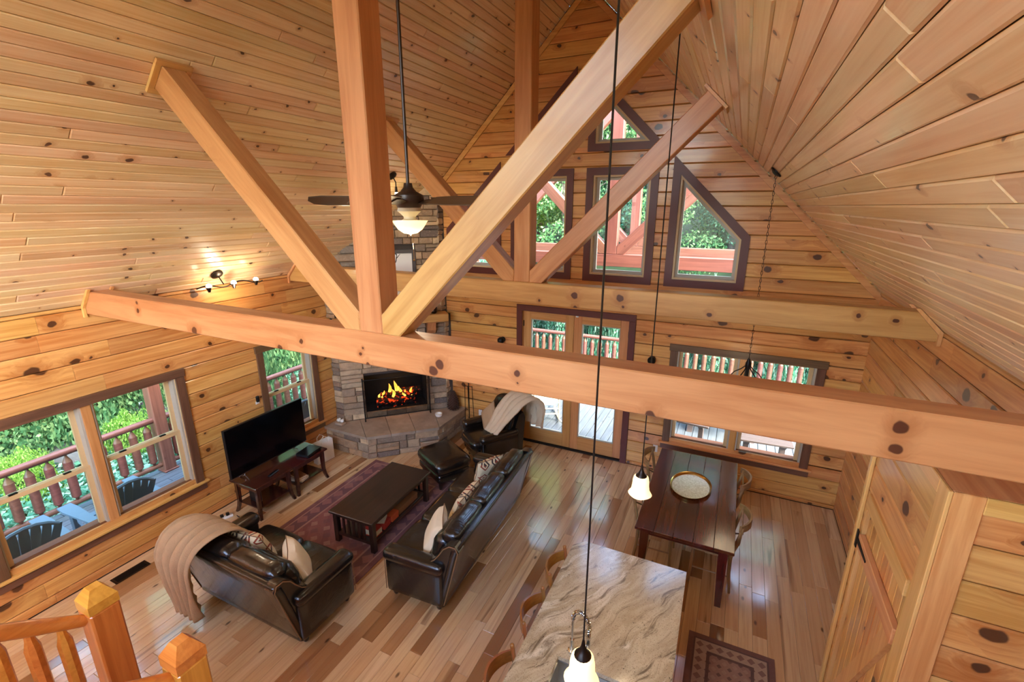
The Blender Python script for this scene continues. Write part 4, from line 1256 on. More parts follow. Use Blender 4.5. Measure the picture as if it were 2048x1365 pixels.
block('game_box', 'red game box next to the thick hardback on the coffee table shelf', 'box', CTM @ TR(0.17, -0.27, z) @ RZ(R(8)), (0.17, 0.15, 0.085), 'book_red', None, 'things on the coffee table shelf')
block('paperback_book', 'white and orange paperback lying on top of the red game box', 'book', CTM @ TR(0.165, -0.275, z + 0.0875) @ RZ(R(24)), (0.12, 0.16, 0.02), 'book_white', 'book_cream', 'things on the coffee table shelf')
block('game_box', 'orange game box in the middle of the coffee table shelf', 'box', CTM @ TR(0.175, -0.10, z), (0.16, 0.14, 0.095), 'book_orange', None, 'things on the coffee table shelf')
block('wooden_box', 'long brown wooden box on the coffee table shelf', 'box', CTM @ TR(0.18, 0.21, z), (0.13, 0.42, 0.09), 'box_wood', None, 'things on the coffee table shelf')
block('hardback_book', 'flat red book behind the long wooden box', 'book', CTM @ TR(0.02, 0.34, z), (0.16, 0.24, 0.05), 'book_red', 'book_cream', 'things on the coffee table shelf')

# television on two end tables
def end_table(label, yc):
    t = thing('end_table', label, 'table', (-3.41, yc, 0), 0, 'end tables under the television')
    MB().cbox(-0.27, 0.27, -0.31, 0.31, 0.475, 0.505, 0.008).build('tabletop', 'cherry_end', t)
    MB().box(-0.22, 0.22, -0.262, -0.245, 0.405, 0.475).box(-0.22, 0.22, 0.245, 0.262, 0.405, 0.475).box(-0.22, -0.203, -0.245, 0.245, 0.405, 0.475).box(0.203, 0.22, -0.245, 0.245, 0.405, 0.475).build('apron', 'cherry_end', t)
    MB().cbox(-0.205, 0.205, -0.245, 0.245, 0.13, 0.15, 0.004).build('shelf', 'cherry_end', t)
    for sx in (-1, 1):
        for sy in (-1, 1):
            mb = MB(); vs = []; N = 6
            for i in range(N + 1):
                z = 0.475 * (1 - i / N); k = (i / N)
                ox = sx * (0.205 + 0.035 * max(0, k - 0.55) ** 2 * 5); oy = sy * (0.245 + 0.03 * max(0, k - 0.55) ** 2 * 5)
                h = 0.026 - 0.008 * k
                vs += [(ox - h, oy - h, z), (ox + h, oy - h, z), (ox + h, oy + h, z), (ox - h, oy + h, z)]
            fs = [(0, 1, 2, 3), (4 * N + 3, 4 * N + 2, 4 * N + 1, 4 * N)]
            for i in range(N):
                for j in range(4): fs.append((4 * i + j, 4 * i + 4 + j, 4 * i + 4 + (j + 1) % 4, 4 * i + (j + 1) % 4))
            mb.add(vs, fs).build('leg', 'cherry_end', t)
    return t
end_table('dark cherry end table under the half of the television by the wide window', -3.365)
end_table('dark cherry end table under the half of the television by the fireplace', -2.74)
tv = thing('television', 'large black flat screen television on the two end tables', 'television', (-3.52, -3.11, 0.506))
tvh = MB().cbox(-0.03, 0.012, -0.623, 0.623, 0.07, 0.79, 0.004).build('housing', 'black_plastic', tv)
MB().box(0.0125, 0.0145, -0.612, 0.612, 0.088, 0.78).build('screen', 'tv_screen', tvh)
MB().box(0.0125, 0.016, -0.623, 0.623, 0.07, 0.082).build('bezel', 'silver', tvh)
for sy in (-1, 1):
    MB().tube([(-0.01, sy * 0.42, 0.08), (-0.01, sy * 0.42, 0.03), (0.10, sy * 0.44, 0.006)], 0.007, 6).tube([(-0.01, sy * 0.42, 0.03), (-0.09, sy * 0.44, 0.006)], 0.007, 6).build('stand_foot', 'silver', tv)
sb = thing('cable_box', 'black media box on the end table below the television', 'media box', (-3.28, -2.66, 0.506), R(8))
MB().cbox(-0.11, 0.11, -0.15, 0.15, 0.004, 0.045, 0.004).build('case', 'black_plastic', sb)
MB().box(0.1105, 0.112, -0.12, 0.12, 0.012, 0.036).build('front_panel', 'tv_screen', sb)
rm = thing('remote_control', 'black remote control on the end table below the television', 'remote', (-3.26, -3.30, 0.506), R(12))
MB().cbox(-0.024, 0.024, -0.09, 0.09, 0.0, 0.018, 0.005).build('body', 'black_plastic', rm)
MB().box(-0.015, 0.015, -0.06, 0.06, 0.0182, 0.0205).build('keypad', 'dark_metal', rm)
block('hardback_book', 'white book on the end table shelf by the fireplace', 'book', TR(-3.33, -2.85, 0.1505) @ RZ(R(14)), (0.22, 0.16, 0.03), 'book_white', 'book_cream', 'books on the end table shelf')
block('hardback_book', 'tan book lying on the white book on the end table shelf', 'book', TR(-3.34, -2.84, 0.181) @ RZ(R(-8)), (0.20, 0.14, 0.035), 'box_wood', 'book_cream', 'books on the end table shelf')
gm = thing('router_box', 'black router box standing on the shelf of the end table by the window', 'router', (-3.42, -3.50, 0.1505))
MB().cbox(-0.09, 0.09, -0.03, 0.03, 0, 0.16, 0.006).build('case', 'black_plastic', gm)
MB().box(0.0905, 0.092, -0.02, 0.02, 0.02, 0.12).build('light_strip', 'dark_metal', gm)
ps = thing('power_strip', 'white power strip with plugs on the floor beside the end table', 'power strip', (-3.66, -3.86, 0.001), R(70))
MB().cbox(-0.13, 0.13, -0.025, 0.025, 0, 0.035, 0.005).build('strip', 'white_plastic', ps)
for k in (-0.07, 0.0, 0.07): MB().cbox(k - 0.02, k + 0.02, -0.018, 0.018, 0.0355, 0.075, 0.004).build('plug', 'black_plastic', ps)
def cord(label, pts, r=0.005, mat='black_plastic', name='extension_cable', cat='cable'):
    P = [Vector(p) for p in pts]; out = []
    for i in range(len(P) - 1):
        a, b, c, d = P[max(i - 1, 0)], P[i], P[i + 1], P[min(i + 2, len(P) - 1)]
        for k in range(6):
            t = k / 6
            out.append(0.5 * ((2 * b) + (c - a) * t + (2 * a - 5 * b + 4 * c - d) * t * t + (3 * b - a - 3 * c + d) * t ** 3))
    out.append(P[-1])
    return tag(MB().tube(out, r, 6).build(name, mat, smooth=True), label, cat)
cord('black cord looping on the floor in front of the power strip', [(-3.60, -3.90, 0.006), (-3.50, -4.02, 0.006), (-3.40, -3.92, 0.006), (-3.42, -3.76, 0.006), (-3.56, -3.72, 0.006)])
cord('tangled black cord on the floor along the wall under the wide window', [(-3.72, -3.95, 0.006), (-3.80, -4.10, 0.006), (-3.74, -4.22, 0.006), (-3.62, -4.12, 0.006), (-3.70, -3.99, 0.012)])

# paper bag beside the table
bgm = thing('paper_bag', 'white paper shopping bag standing between the end table and the hearth', 'bag', (-3.62, -2.10, 0.001), R(-8))
w_, d_, h_ = 0.16, 0.055, 0.36
mb = MB()
for (a, b) in (((-w_, -d_), (w_, -d_)), ((w_, -d_), (w_, d_)), ((w_, d_), (-w_, d_)), ((-w_, d_), (-w_, -d_))):
    p, q = Vector((a[0], a[1], 0)), Vector((b[0], b[1], 0))
    n_ = Vector((q - p)).cross(Vector((0, 0, 1))).normalized() * -0.004
    mb.prism([p, q, q + n_, p + n_], (0, 0, h_))
mb.box(-w_, w_, -d_, d_, 0, 0.004)
mb.M = RZ(PI / 2)
bo = mb.build('bag_body', 'paper_white', bgm); bo.rotation_euler = (0, 0, PI / 2)
for sy in (-1, 1):
    hb = MB().tube([(-0.06, sy * d_, h_ - 0.03), (-0.055, sy * d_, h_ + 0.06), (0, sy * d_, h_ + 0.10), (0.055, sy * d_, h_ + 0.06), (0.06, sy * d_, h_ - 0.03)], 0.005, 6).build('handle', 'putty', bgm, smooth=True); hb.rotation_euler = (0, 0, PI / 2)
# ------------------------------------------------------------------ dining
DT = thing('dining_table', 'dark mahogany plank dining table holding an oval tray', 'dining table', (2.098, -1.625, 0))
for k in range(5):
    x = -0.5 + 0.2 * k
    MB().cbox(-0.965, 0.965, -0.0992, 0.0992, -0.018, 0.018, 0.004).build('top_plank', 'mahogany', DT, M=TR(x + 0.1, 0, 0.742) @ RZ(PI / 2))
for sx in (-1, 1):
    MB().box(sx * 0.42 - 0.012, sx * 0.42 + 0.012, -0.80, 0.80, 0.635, 0.7235).build('apron', 'mahogany', DT)
    MB().box(-0.355, 0.355, sx * 0.865 - 0.012, sx * 0.865 + 0.012, 0.635, 0.7235).build('apron', 'mahogany', DT)
    for sy in (-1, 1):
        cx, cy = sx * 0.40, sy * 0.855; a, b = 0.045, 0.03
        mb = MB(); o = [(cx - sx * 0.0 - a, cy - a), (cx + a, cy - a), (cx + a, cy + a), (cx - a, cy + a)]
        ox, oy = cx + sx * (a - b), cy + sy * (a - b)
        lo = [(ox - b, oy - b), (ox + b, oy - b), (ox + b, oy + b), (ox - b, oy + b)]
        mb.add([(p[0], p[1], 0) for p in lo] + [(p[0], p[1], 0.56) for p in o] + [(p[0], p[1], 0.7235) for p in o],
               [(3, 2, 1, 0), (8, 9, 10, 11)] + [(i, (i + 1) % 4, 4 + (i + 1) % 4, 4 + i) for i in range(4)] + [(4 + i, 4 + (i + 1) % 4, 8 + (i + 1) % 4, 8 + i) for i in range(4)])
        mb.build('leg', 'mahogany', DT)
ty = thing('oval_tray', 'oval hammered metal tray with a brass rim on the dining table', 'tray', (2.075, -1.53, 0.761), R(-6))
MB().lathe([(0.90, 0.0), (0.93, 0.006), (0.001, 0.006)], n=36, sx=0.235, sy=0.315).build('tray_base', 'tray_metal', ty, smooth=True)
vs = []; fs = []; N = 40
prof = [(0.92, 0.004), (0.97, 0.03), (1.0, 0.034), (1.0, 0.028), (0.95, 0.0)]
for (r, z) in prof:
    for k in range(N): vs.append((math.cos(2 * PI * k / N) * r * 0.24, math.sin(2 * PI * k / N) * r * 0.32, z))
for i in range(5):
    for k in range(N): fs.append((i * N + k, i * N + (k + 1) % N, ((i + 1) % 5) * N + (k + 1) % N, ((i + 1) % 5) * N + k))
MB().add(vs, fs).build('rim', 'brass', ty, smooth=True)

def cross_chair(label, loc, rz):
    """bentwood cross-back chair, front towards -y"""
    c = thing('dining_chair', label, 'chair', loc, rz, 'chairs at the dining table')
    MB().rbox((0, -0.02, 0.455), (0.43, 0.42, 0.035), 0.017, 4).build('seat', 'chair_oak', c, smooth=True)
    for sx in (-1, 1):
        MB().tube([(sx * 0.20, -0.21, 0), (sx * 0.185, -0.19, 0.44)], [0.015, 0.019], 8).build('leg', 'chair_oak', c, smooth=True)
        MB().tube([(sx * 0.20, 0.22, 0), (sx * 0.195, 0.19, 0.25), (sx * 0.195, 0.185, 0.45), (sx * 0.20, 0.23, 0.70), (sx * 0.205, 0.265, 0.86)], [0.015, 0.018, 0.019, 0.018, 0.016], 8).build('back_post', 'chair_oak', c, smooth=True)
        MB().tube([(sx * 0.19, -0.2, 0.2), (sx * 0.195, 0.2, 0.2)], 0.009, 6).build('stretcher', 'chair_oak', c)
        MB().tube([(sx * 0.195, 0.195, 0.49), (sx * 0.09, 0.255, 0.58), (-sx * 0.05, 0.275, 0.68), (-sx * 0.19, 0.26, 0.82)], 0.010, 6).build('cross_brace', 'chair_oak', c, smooth=True)
    MB().tube([(-0.19, -0.195, 0.26), (0.19, -0.195, 0.26)], 0.009, 6).build('stretcher', 'chair_oak', c)
    # broad curved top rail
    vs = []; fs = []; N = 14
    for i in range(N + 1):
        t = -1 + 2 * i / N; x = 0.225 * t; y = 0.235 + 0.105 * (1 - t * t) ** 0.8; z0, z1 = 0.80 + 0.01 * t * t, 0.90 - 0.015 * t * t
        for (dy, z) in ((-0.011, z0), (0.011, z0), (0.011, z1), (-0.011, z1)): vs.append((x, y + dy, z))
    for i in range(N):
        for k in range(4): fs.append((4 * i + k, 4 * i + 4 + k, 4 * i + 4 + (k + 1) % 4, 4 * i + (k + 1) % 4))
    fs += [(0, 1, 2, 3), (4 * N + 3, 4 * N + 2, 4 * N + 1, 4 * N)]
    MB().add(vs, fs).build('top_rail', 'chair_oak', c, smooth=True)
    return c
cross_chair('cross-back wooden dining chair nearest the barn door side and the camera', (2.40, -2.06, 0), R(-90))
cross_chair('cross-back wooden dining chair on the barn door side near the window', (2.40, -1.22, 0), R(-90))
cross_chair('cross-back wooden dining chair on the sofa side behind the pendant lamp', (1.76, -1.97, 0), R(90))
cross_chair('cross-back wooden dining chair on the sofa side near the glass doors', (1.76, -1.13, 0), R(90))

# ------------------------------------------------------------------ kitchen island
isl = thing('kitchen_island', 'kitchen island with a tan veined granite top', 'kitchen island')
top = [(1.14, -6.0), (2.24, -6.0), (2.19, -3.256), (1.235, -3.256), (1.14, -3.36)]
sink = (1.42, 2.02, -5.02, -4.545)
# granite built round the sink cut-out
gm_ = MB()
def gp(poly): gm_.prism([(p[0] - 1.69, p[1] + 4.6, -0.018) for p in poly], (0, 0, 0.036))
xr = lambda y: 2.19 + (y + 3.256) / (-6 + 3.256) * 0.05
gp([(1.14, sink[3]), (xr(sink[3]), sink[3]), (2.19, -3.256), (1.235, -3.256), (1.14, -3.36)])
gp([(1.14, sink[2]), (sink[0], sink[2]), (sink[0], sink[3]), (1.14, sink[3])])
gp([(sink[1], sink[2]), (xr(sink[2]), sink[2]), (xr(sink[3]), sink[3]), (sink[1], sink[3])])
gp([(1.14, -6.0), (xr(-6), -6.0), (xr(sink[2]), sink[2]), (1.14, sink[2])])
gm_.build('granite_top', 'granite', isl, M=TR(1.69, -4.6, 0.905))
MB().box(1.50, 2.15, -5.95, -3.34, 0.0, 0.60).build('cabinet_body', 'trim_pine', isl)
MB().box(1.50, 2.15, -4.50, -3.34, 0.60, 0.886).build('cabinet_body', 'trim_pine', isl)
for y in (-3.35, -4.02, -4.69):
    MB().cbox(2.151, 2.17, y - 0.64, y - 0.02, 0.12, 0.86, 0.006).build('cabinet_door', 'door_fir', isl)
MB().cbox(1.52, 2.13, -3.339, -3.32, 0.1, 0.86, 0.006).build('end_panel', 'door_fir', isl)
sk = MB(); a, b, c, d = sink
for (p, q, r, s_) in ((a, b, c, c + 0.008), (a, b, d - 0.008, d), (a, a + 0.008, c, d), (b - 0.008, b, c, d)): sk.box(p, q, r, s_, 0.70, 0.886)
sk.box(a, b, c, d, 0.69, 0.70).build('sink_basin', 'steel', isl)
fc = thing('spring_faucet', 'chrome spring faucet standing on the granite island', 'faucet', (1.50, -4.47, 0.924), R(-12))
MB().lathe([(0.03, 0), (0.03, 0.02), (0.018, 0.03), (0.016, 0.12)], n=14).build('body', 'chrome', fc, smooth=True)
MB().tube([(0, 0, 0.1), (0, 0, 0.30)], 0.010, 8).build('stem', 'chrome', fc)
arc = [(0.065 * (1 - math.cos(t)), 0, 0.30 + 0.10 * math.sin(t)) for t in [PI * i / 40 for i in range(41)]] + [(0.13, 0, 0.30 - 0.012 * i) for i in range(1, 8)]
hel = []
for i in range(len(arc) * 6 - 5):
    j = i // 6; t = (i % 6) / 6
    p = Vector(arc[j]); q = Vector(arc[min(j + 1, len(arc) - 1)]); m = p.lerp(q, t)
    tg = (q - p).normalized() if (q - p).length > 0 else Vector((0, 0, -1)); u = Vector((0, 1, 0)); v = tg.cross(u)
    an = i * 2 * PI / 10
    hel.append(m + (u * math.cos(an) + v * math.sin(an)) * 0.014)
MB().tube(hel, 0.0032, 5).build('spring_coil', 'chrome', fc, smooth=True)
MB().tube(arc, 0.006, 8).build('hose', 'black_plastic', fc, smooth=True)
MB().lathe([(0.012, 0), (0.018, 0.02), (0.016, 0.08), (0.01, 0.1)], (0.13, 0, 0.12), 12).build('spray_head', 'chrome', fc, smooth=True)

def stool(label, yc):
    s = thing('counter_stool', label, 'stool', (1.31, yc, 0), R(90), 'stools along the island')
    # front towards -y local -> island
    MB().rbox((0, -0.06, 0.63), (0.40, 0.38, 0.045), 0.02, 4).build('seat', 'stool_oak', s, smooth=True)
    for sx in (-1, 1):
        MB().tube([(sx * 0.19, -0.22, 0), (sx * 0.175, -0.2, 0.61)], [0.016, 0.02], 8).build('leg', 'stool_oak', s, smooth=True)
        MB().tube([(sx * 0.20, 0.19, 0), (sx * 0.195, 0.145, 0.6), (sx * 0.195, 0.20, 1.015)], [0.016, 0.02, 0.017], 8).ball((sx * 0.195, 0.20, 1.012), 0.018, 8).build('back_post', 'stool_oak', s, smooth=True)
        MB().tube([(sx * 0.182, -0.205, 0.2), (sx * 0.198, 0.17, 0.2)], 0.010, 6).build('stretcher', 'stool_oak', s)
    MB().tube([(-0.18, -0.21, 0.28), (0.18, -0.21, 0.28)], 0.011, 6).build('footrest', 'stool_oak', s)
    vs = []; fs = []; N = 14
    for i in range(N + 1):
        t = -1 + 2 * i / N; x = 0.19 * t; y = 0.195 + 0.095 * (1 - t * t) ** 0.9; zc = 0.93
        hh = 0.068 - 0.018 * abs(t)
        for (dy, z) in ((-0.009, zc - hh), (0.009, zc - hh), (0.012, zc + hh), (-0.006, zc + hh)): vs.append((x, y + dy, z))
    for i in range(N):
        for k in range(4): fs.append((4 * i + k, 4 * i + 4 + k, 4 * i + 4 + (k + 1) % 4, 4 * i + (k + 1) % 4))
    fs += [(0, 1, 2, 3), (4 * N + 3, 4 * N + 2, 4 * N + 1, 4 * N)]
    MB().add(vs, fs).build('back_slat', 'stool_oak', s, smooth=True)
stool('curved-back wooden stool at the chamfered far end of the island', -3.72)
stool('curved-back wooden stool second from the far end of the island', -4.28)
stool('curved-back wooden stool third from the far end of the island', -4.88)
stool('curved-back wooden stool nearest the camera at the island', -5.48)
tag(MB().box(-0.38, 0.38, -0.75, 0.75, 0, 0.008).build('kitchen_rug', 'rug_kitchen', M=TR(2.655, -3.71, 0.001)), 'brown and beige patterned runner rug beside the island', 'rug')

# ------------------------------------------------------------------ closet with plank door
CX, CY0, CY1, CZ = 3.33, -4.47, -3.31, 2.80
def closet_wall(name, M, outline, holes, label): return wall(name, M, outline, holes, 0.10, 0.205, label, 'pine_wall', 0.025, False, 0.08)
CF = frame((0, -1, 0), (0, 0, 1), (-1, 0, 0), (CX, 0, 0))
closet_wall('wall_closet', CF, rect(-CY1, -CY0, 0, CZ), [rect(-CY1 + 0.06, -CY0 - 0.12, -1, 2.16)], 'pine plank closet wall holding the plank door')
CN = frame((1, 0, 0), (0, 0, 1), (0, -1, 0), (0, CY0, 0))
closet_wall('wall_closet_end', CN, rect(CX + 0.082, XW - 0.002, 0, CZ), [], 'pine plank closet end wall facing the camera')
CE = frame((-1, 0, 0), (0, 0, 1), (0, 1, 0), (0, CY1, 0))
closet_wall('wall_closet_back', CE, rect(-XW + 0.002, -CX - 0.082, 0, CZ), [], 'narrow pine closet wall facing the gable windows')
ct_ = MB().box(CX - 0.0, XW - 0.002, CY0, CY1, CZ + 0.002, CZ + 0.03).build('trim_4', 'trim_pine'); tag(ct_, 'flat pine top of the closet below the beam', 'trim', kind='structure')
tr_ = thing('trim_5', 'pine corner and edge boards of the closet', 'trim', kind='structure')
MB().cbox(CX - 0.02, CX - 0.001, CY0 - 0.02, CY0 + 0.10, 0, CZ + 0.03, 0.004).build('corner_board', 'trim_pine', tr_)
MB().cbox(CX, CX + 0.12, CY0 - 0.02, CY0 - 0.001, 0, CZ + 0.03, 0.004).build('corner_board', 'trim_pine', tr_)
MB().cbox(CX + 0.12, XW - 0.004, CY0 - 0.02, CY0 - 0.001, CZ - 0.06, CZ + 0.03, 0.004).build('top_board', 'trim_pine', tr_)
MB().cbox(CX - 0.02, CX - 0.001, CY0 + 0.10, CY1, CZ - 0.05, CZ + 0.03, 0.004).build('top_board', 'trim_pine', tr_)
MB().cbox(CX - 0.025, CX - 0.001, CY1 - 0.03, CY1 + 0.02, 0, CZ - 0.05, 0.004).build('edge_board', 'trim_pine', tr_)
dr = thing('door_2', 'rustic pine plank door with crosspieces in the closet wall', 'door', M=CF, kind='structure')
a, b = -CY1 + 0.06, -CY0 - 0.12
MB().cbox(a, a + 0.035, 0, 2.16, -0.08, 0.004, 0.003).build('jamb', 'trim_pine', dr)
MB().cbox(b - 0.035, b, 0, 2.16, -0.08, 0.004, 0.003).build('jamb', 'trim_pine', dr)
n = 9; bw = (b - a - 0.076) / n
for k in range(n):
    x = a + 0.038 + bw * k
    plank_mb(2.10, bw, 0.03, 0.005, 0.001).build('door_board', 'pine_wall', dr, M=frame((0, 1, 0), (-1, 0, 0), (0, 0, 1), (x + bw / 2, 1.07, -0.022)))
for z in (2.06, 1.72, 0.22):
    MB().cbox(a + 0.04, b - 0.04, z, z + 0.11, -0.0215, 0.018, 0.004).build('crosspiece', 'trim_pine', dr)
p = [(a + 0.06, 0.335), (a + 0.18, 0.335), (b - 0.06, 1.715), (b - 0.18, 1.715)]
MB().prism([(q[0], q[1], -0.021) for q in p], (0, 0, 0.03)).build('brace', 'trim_pine', dr)
for z in (1.76, 0.26):
    MB().cbox(a + 0.01, a + 0.05, z - 0.05, z + 0.09, 0.0185, 0.026, 0.002).build('hinge', 'black_iron', dr)
    MB().prism([(a + 0.05, z, 0.0185), (a + 0.30, z + 0.012, 0.0185), (a + 0.30, z + 0.028, 0.0185), (a + 0.05, z + 0.04, 0.0185)], (0, 0, 0.005)).build('hinge_strap', 'black_iron', dr)
MB().tube([(b - 0.09, 1.02, -0.02), (b - 0.09, 1.02, 0.04), (b - 0.09, 1.16, 0.04), (b - 0.09, 1.16, -0.02)], 0.008, 6).build('pull', 'black_iron', dr)

# ------------------------------------------------------------------ wall fittings, vent
def plate(label, M, kind='outlet'):
    p = thing('wall_outlet' if kind == 'outlet' else 'light_switch', label, kind, M=M)
    MB().cbox(-0.036, 0.036, -0.06, 0.06, 0.0005, 0.007, 0.002).build('plate', 'white_plastic', p)
    if kind == 'outlet':
        for z in (-0.025, 0.025): MB().lathe([(0.017, 0), (0.017, 0.0025)], (0, z, 0.0072), 12).build('socket', 'paper_white', p)
    else: MB().cbox(-0.012, 0.012, -0.022, 0.022, 0.0072, 0.013, 0.002).build('rocker', 'paper_white', p)
plate('white outlet on the gable wall behind the armchair', FAR @ TR(-1.78, 0.37, 0))
plate('white outlet on the gable wall behind the dining table', FAR @ TR(1.43, 0.385, 0))
plate('white switch plate on the pine wall beyond the closet', RIGHT @ TR(2.35, 1.15, 0), 'switch')
for lab, x in (('round black wall sconce left of the glass doors', -1.30), ('round black wall sconce right of the glass doors', 1.265)):
    s = thing('wall_sconce', lab, 'sconce', M=FAR @ TR(x, 1.87, 0), group='sconces beside the glass doors')
    MB().lathe([(0.05, 0.0005), (0.05, 0.02), (0.02, 0.03), (0.018, 0.05)], n=16).build('backplate', 'black_iron', s, smooth=True)
    MB().ball((0, 0, 0.085), 0.062, 16).build('globe', 'black_iron', s, smooth=True)
se = thing('wall_sensor', 'small black and white sensor on the pine wall beside the single window', 'sensor', M=LEFT @ TR(-2.93, 1.36, 0))
MB().rbox((0, 0.02, 0.022), (0.05, 0.10, 0.042), 0.02, 4).build('body', 'black_plastic', se, smooth=True)
MB().cbox(-0.03, 0.03, -0.06, -0.02, 0.0005, 0.012, 0.003).build('bracket', 'white_plastic', se)
vt = thing('floor_vent', 'dark metal floor vent below the wide window', 'vent', (-3.70, -4.945, 0.0008))
for (x0, x1, y0, y1) in ((-0.07, 0.07, -0.18, -0.155), (-0.07, 0.07, 0.155, 0.18), (-0.07, -0.045, -0.155, 0.155), (0.045, 0.07, -0.155, 0.155)):
    MB().cbox(x0, x1, y0, y1, 0, 0.006, 0.002).build('frame', 'bronze', vt)
for k in range(9): MB().box(-0.042 + k * 0.0096, -0.037 + k * 0.0096, -0.154, 0.154, 0.0, 0.004).build('louver', 'dark_metal', vt)
# ------------------------------------------------------------------ lamps
def point(name, loc, w_, col=(1, 0.82, 0.58), r=0.04, parent=None):
    l = bpy.data.lights.new(name, 'POINT'); l.energy = w_; l.color = col; l.shadow_soft_size = r
    o = bpy.data.objects.new(name, l); COL.objects.link(o); o.location = loc
    if parent: o.parent = parent
    return o
def pendant(label, x, y, ztop, zs):
    p = thing('pendant_lamp', label, 'pendant lamp', (x, y, zs), 0, 'pendant lamps over the island')
    nz = Vector((-1, 0, -1)).normalized()
    MB(TR(0, 0, ztop - zs) @ RY(R(45))).lathe([(0.065, 0.0), (0.065, -0.015), (0.03, -0.035), (0.008, -0.04)], n=18).build('canopy', 'black_iron', p, smooth=True)
    MB().tube([(0, 0, ztop - zs - 0.02), (0, 0, 0.17)], 0.0045, 6).build('cord', 'black_plastic', p)
    MB().lathe([(0.006, 0.19), (0.012, 0.15), (0.026, 0.115), (0.042, 0.10), (0.044, 0.09)], n=16).build('socket_cap', 'bronze', p, smooth=True)
    vs = []; fs = []; N = 24
    prof = [(0.036, 0.10), (0.055, 0.085), (0.062, 0.05), (0.064, 0.01), (0.070, -0.03), (0.088, -0.06), (0.086, -0.062), (0.066, -0.03), (0.06, 0.01), (0.058, 0.05), (0.05, 0.08)]
    MB().lathe(prof, n=N)
    for (r, z) in prof:
        for k in range(N):
            a = 2 * PI * k / N; rr = r * (1 + (0.03 * math.cos(4 * a) if z < -0.03 else 0)); vs.append((rr * math.cos(a), rr * math.sin(a), z))
    for i in range(len(prof) - 1):
        for k in range(N): fs.append((i * N + k, i * N + (k + 1) % N, (i + 1) * N + (k + 1) % N, (i + 1) * N + k))
    MB().add(vs, fs).build('glass_shade', 'shade_glow', p, smooth=True)
    point('pendant_light', (0, 0, -0.09), 6, r=0.07, parent=p)
pendant('far pendant lamp with glowing bell shade over the island end', 1.80, -3.83, APEX - 1.80 - 0.001, 2.04)
pendant('near pendant lamp with glowing bell shade over the sink', 1.815, -5.36, APEX - 1.815 - 0.001, 1.90)

# ceiling fan
FX, FY, FZ, FS = -0.413, -3.62, 4.20, 1.18
fn = thing('ceiling_fan', 'brown ceiling fan on a long rod with a lit glass bowl', 'ceiling fan', (FX, FY, FZ))
fn.scale = (FS, FS, FS)
ft = (APEX + FX - FZ - 0.004) / FS
MB(TR(0, 0, ft) @ RY(R(-45))).lathe([(0.07, 0), (0.065, -0.03), (0.02, -0.06)], (0, 0, 0), 18).build('canopy', 'fan_brown', fn, smooth=True)
MB().cyl((0, 0, 0.06), (0, 0, ft - 0.03), 0.012, n=10).build('downrod', 'fan_brown', fn)
MB().lathe([(0.03, 0.10), (0.035, 0.07), (0.06, 0.04), (0.11, 0.015), (0.115, -0.02), (0.10, -0.05), (0.085, -0.075)], n=24).build('motor_housing', 'fan_brown', fn, smooth=True)
MB().lathe([(0.085, -0.076), (0.09, -0.10), (0.07, -0.115), (0.045, -0.14), (0.045, -0.155), (0.06, -0.165)], n=24).build('light_kit', 'fan_cream', fn, smooth=True)
MB().lathe([(0.135, -0.17), (0.128, -0.178), (0.115, -0.20), (0.09, -0.235), (0.05, -0.262), (0.008, -0.27), (0.004, -0.28)], n=28).build('glass_bowl', 'shade_glow', fn, smooth=True)
MB().tube([(0.02, 0, -0.27), (0.02, 0, -0.46)], 0.0022, 5).ball((0.02, 0, -0.465), 0.008, 6).build('pull_chain', 'brass', fn)
a0 = YAW + PI + R(2)
for k in range(5):
    an = a0 + k * 2 * PI / 5
    Mb = RZ(an) @ RX(R(24))
    ar = MB(Mb).prism([(0.09, -0.02, -0.045), (0.20, -0.045, -0.04), (0.27, -0.04, -0.04), (0.27, 0.04, -0.04), (0.20, 0.045, -0.04), (0.09, 0.02, -0.045)], (0, 0, 0.008)).build('blade_arm', 'fan_brown', fn)
    pts = [(0.22, -0.06), (0.40, -0.074), (0.62, -0.076), (0.715, -0.056), (0.74, 0.0), (0.715, 0.056), (0.62, 0.076), (0.40, 0.074), (0.22, 0.06)]
    MB(Mb).prism([(x, y, -0.031) for x, y in pts], (0, 0, 0.007)).build('blade', 'fan_blade', ar)
point('fan_light', (0, 0, -0.36), 7, parent=fn)

# track light near the eave and single spot
tk = thing('track_light', 'bronze three-bulb track light on the ceiling above the wide window', 'track light', (-3.72, -3.32, 3.27))
MB(RY(R(-45))).lathe([(0.075, 0.0), (0.075, -0.02), (0.05, -0.035), (0.012, -0.045)], (0, 0, 0.02), 18).build('canopy', 'bronze', tk, smooth=True)
MB().tube([(0.02, 0, -0.02), (0.05, 0.03, -0.12)], 0.008, 6).build('stem', 'bronze', tk)
wav = [(0.05 + 0.02 * math.sin(t * 9), -0.32 + 0.9 * t, -0.13 + 0.025 * math.sin(t * 12)) for t in [i / 30 for i in range(31)]]
MB().tube(wav, 0.008, 6).build('rail', 'bronze', tk, smooth=True)
for y in (-0.21, 0.12, 0.44):
    ba = MB().tube([(0.06, y, -0.12), (0.07, y + 0.03, -0.18)], 0.007, 6).build('bulb_arm', 'bronze', tk)
    MB().lathe([(0.014, 0.0), (0.022, 0.025), (0.036, 0.06), (0.036, 0.064)], (0.07, y + 0.03, -0.19), 12).build('socket_cup', 'bronze', ba, smooth=True)
    MB().ball((0.075, y + 0.03, -0.115), 0.034, 12).build('bulb', 'bulb_glow', ba, smooth=True)
point('track_bulb_light', (0.16, 0.12, -0.2), 10, parent=tk)
sp = thing('spot_light', 'single bronze spot lamp on the ceiling slope above the fireplace', 'spot light', (-2.46, -1.30, APEX - 2.46 - 0.004))
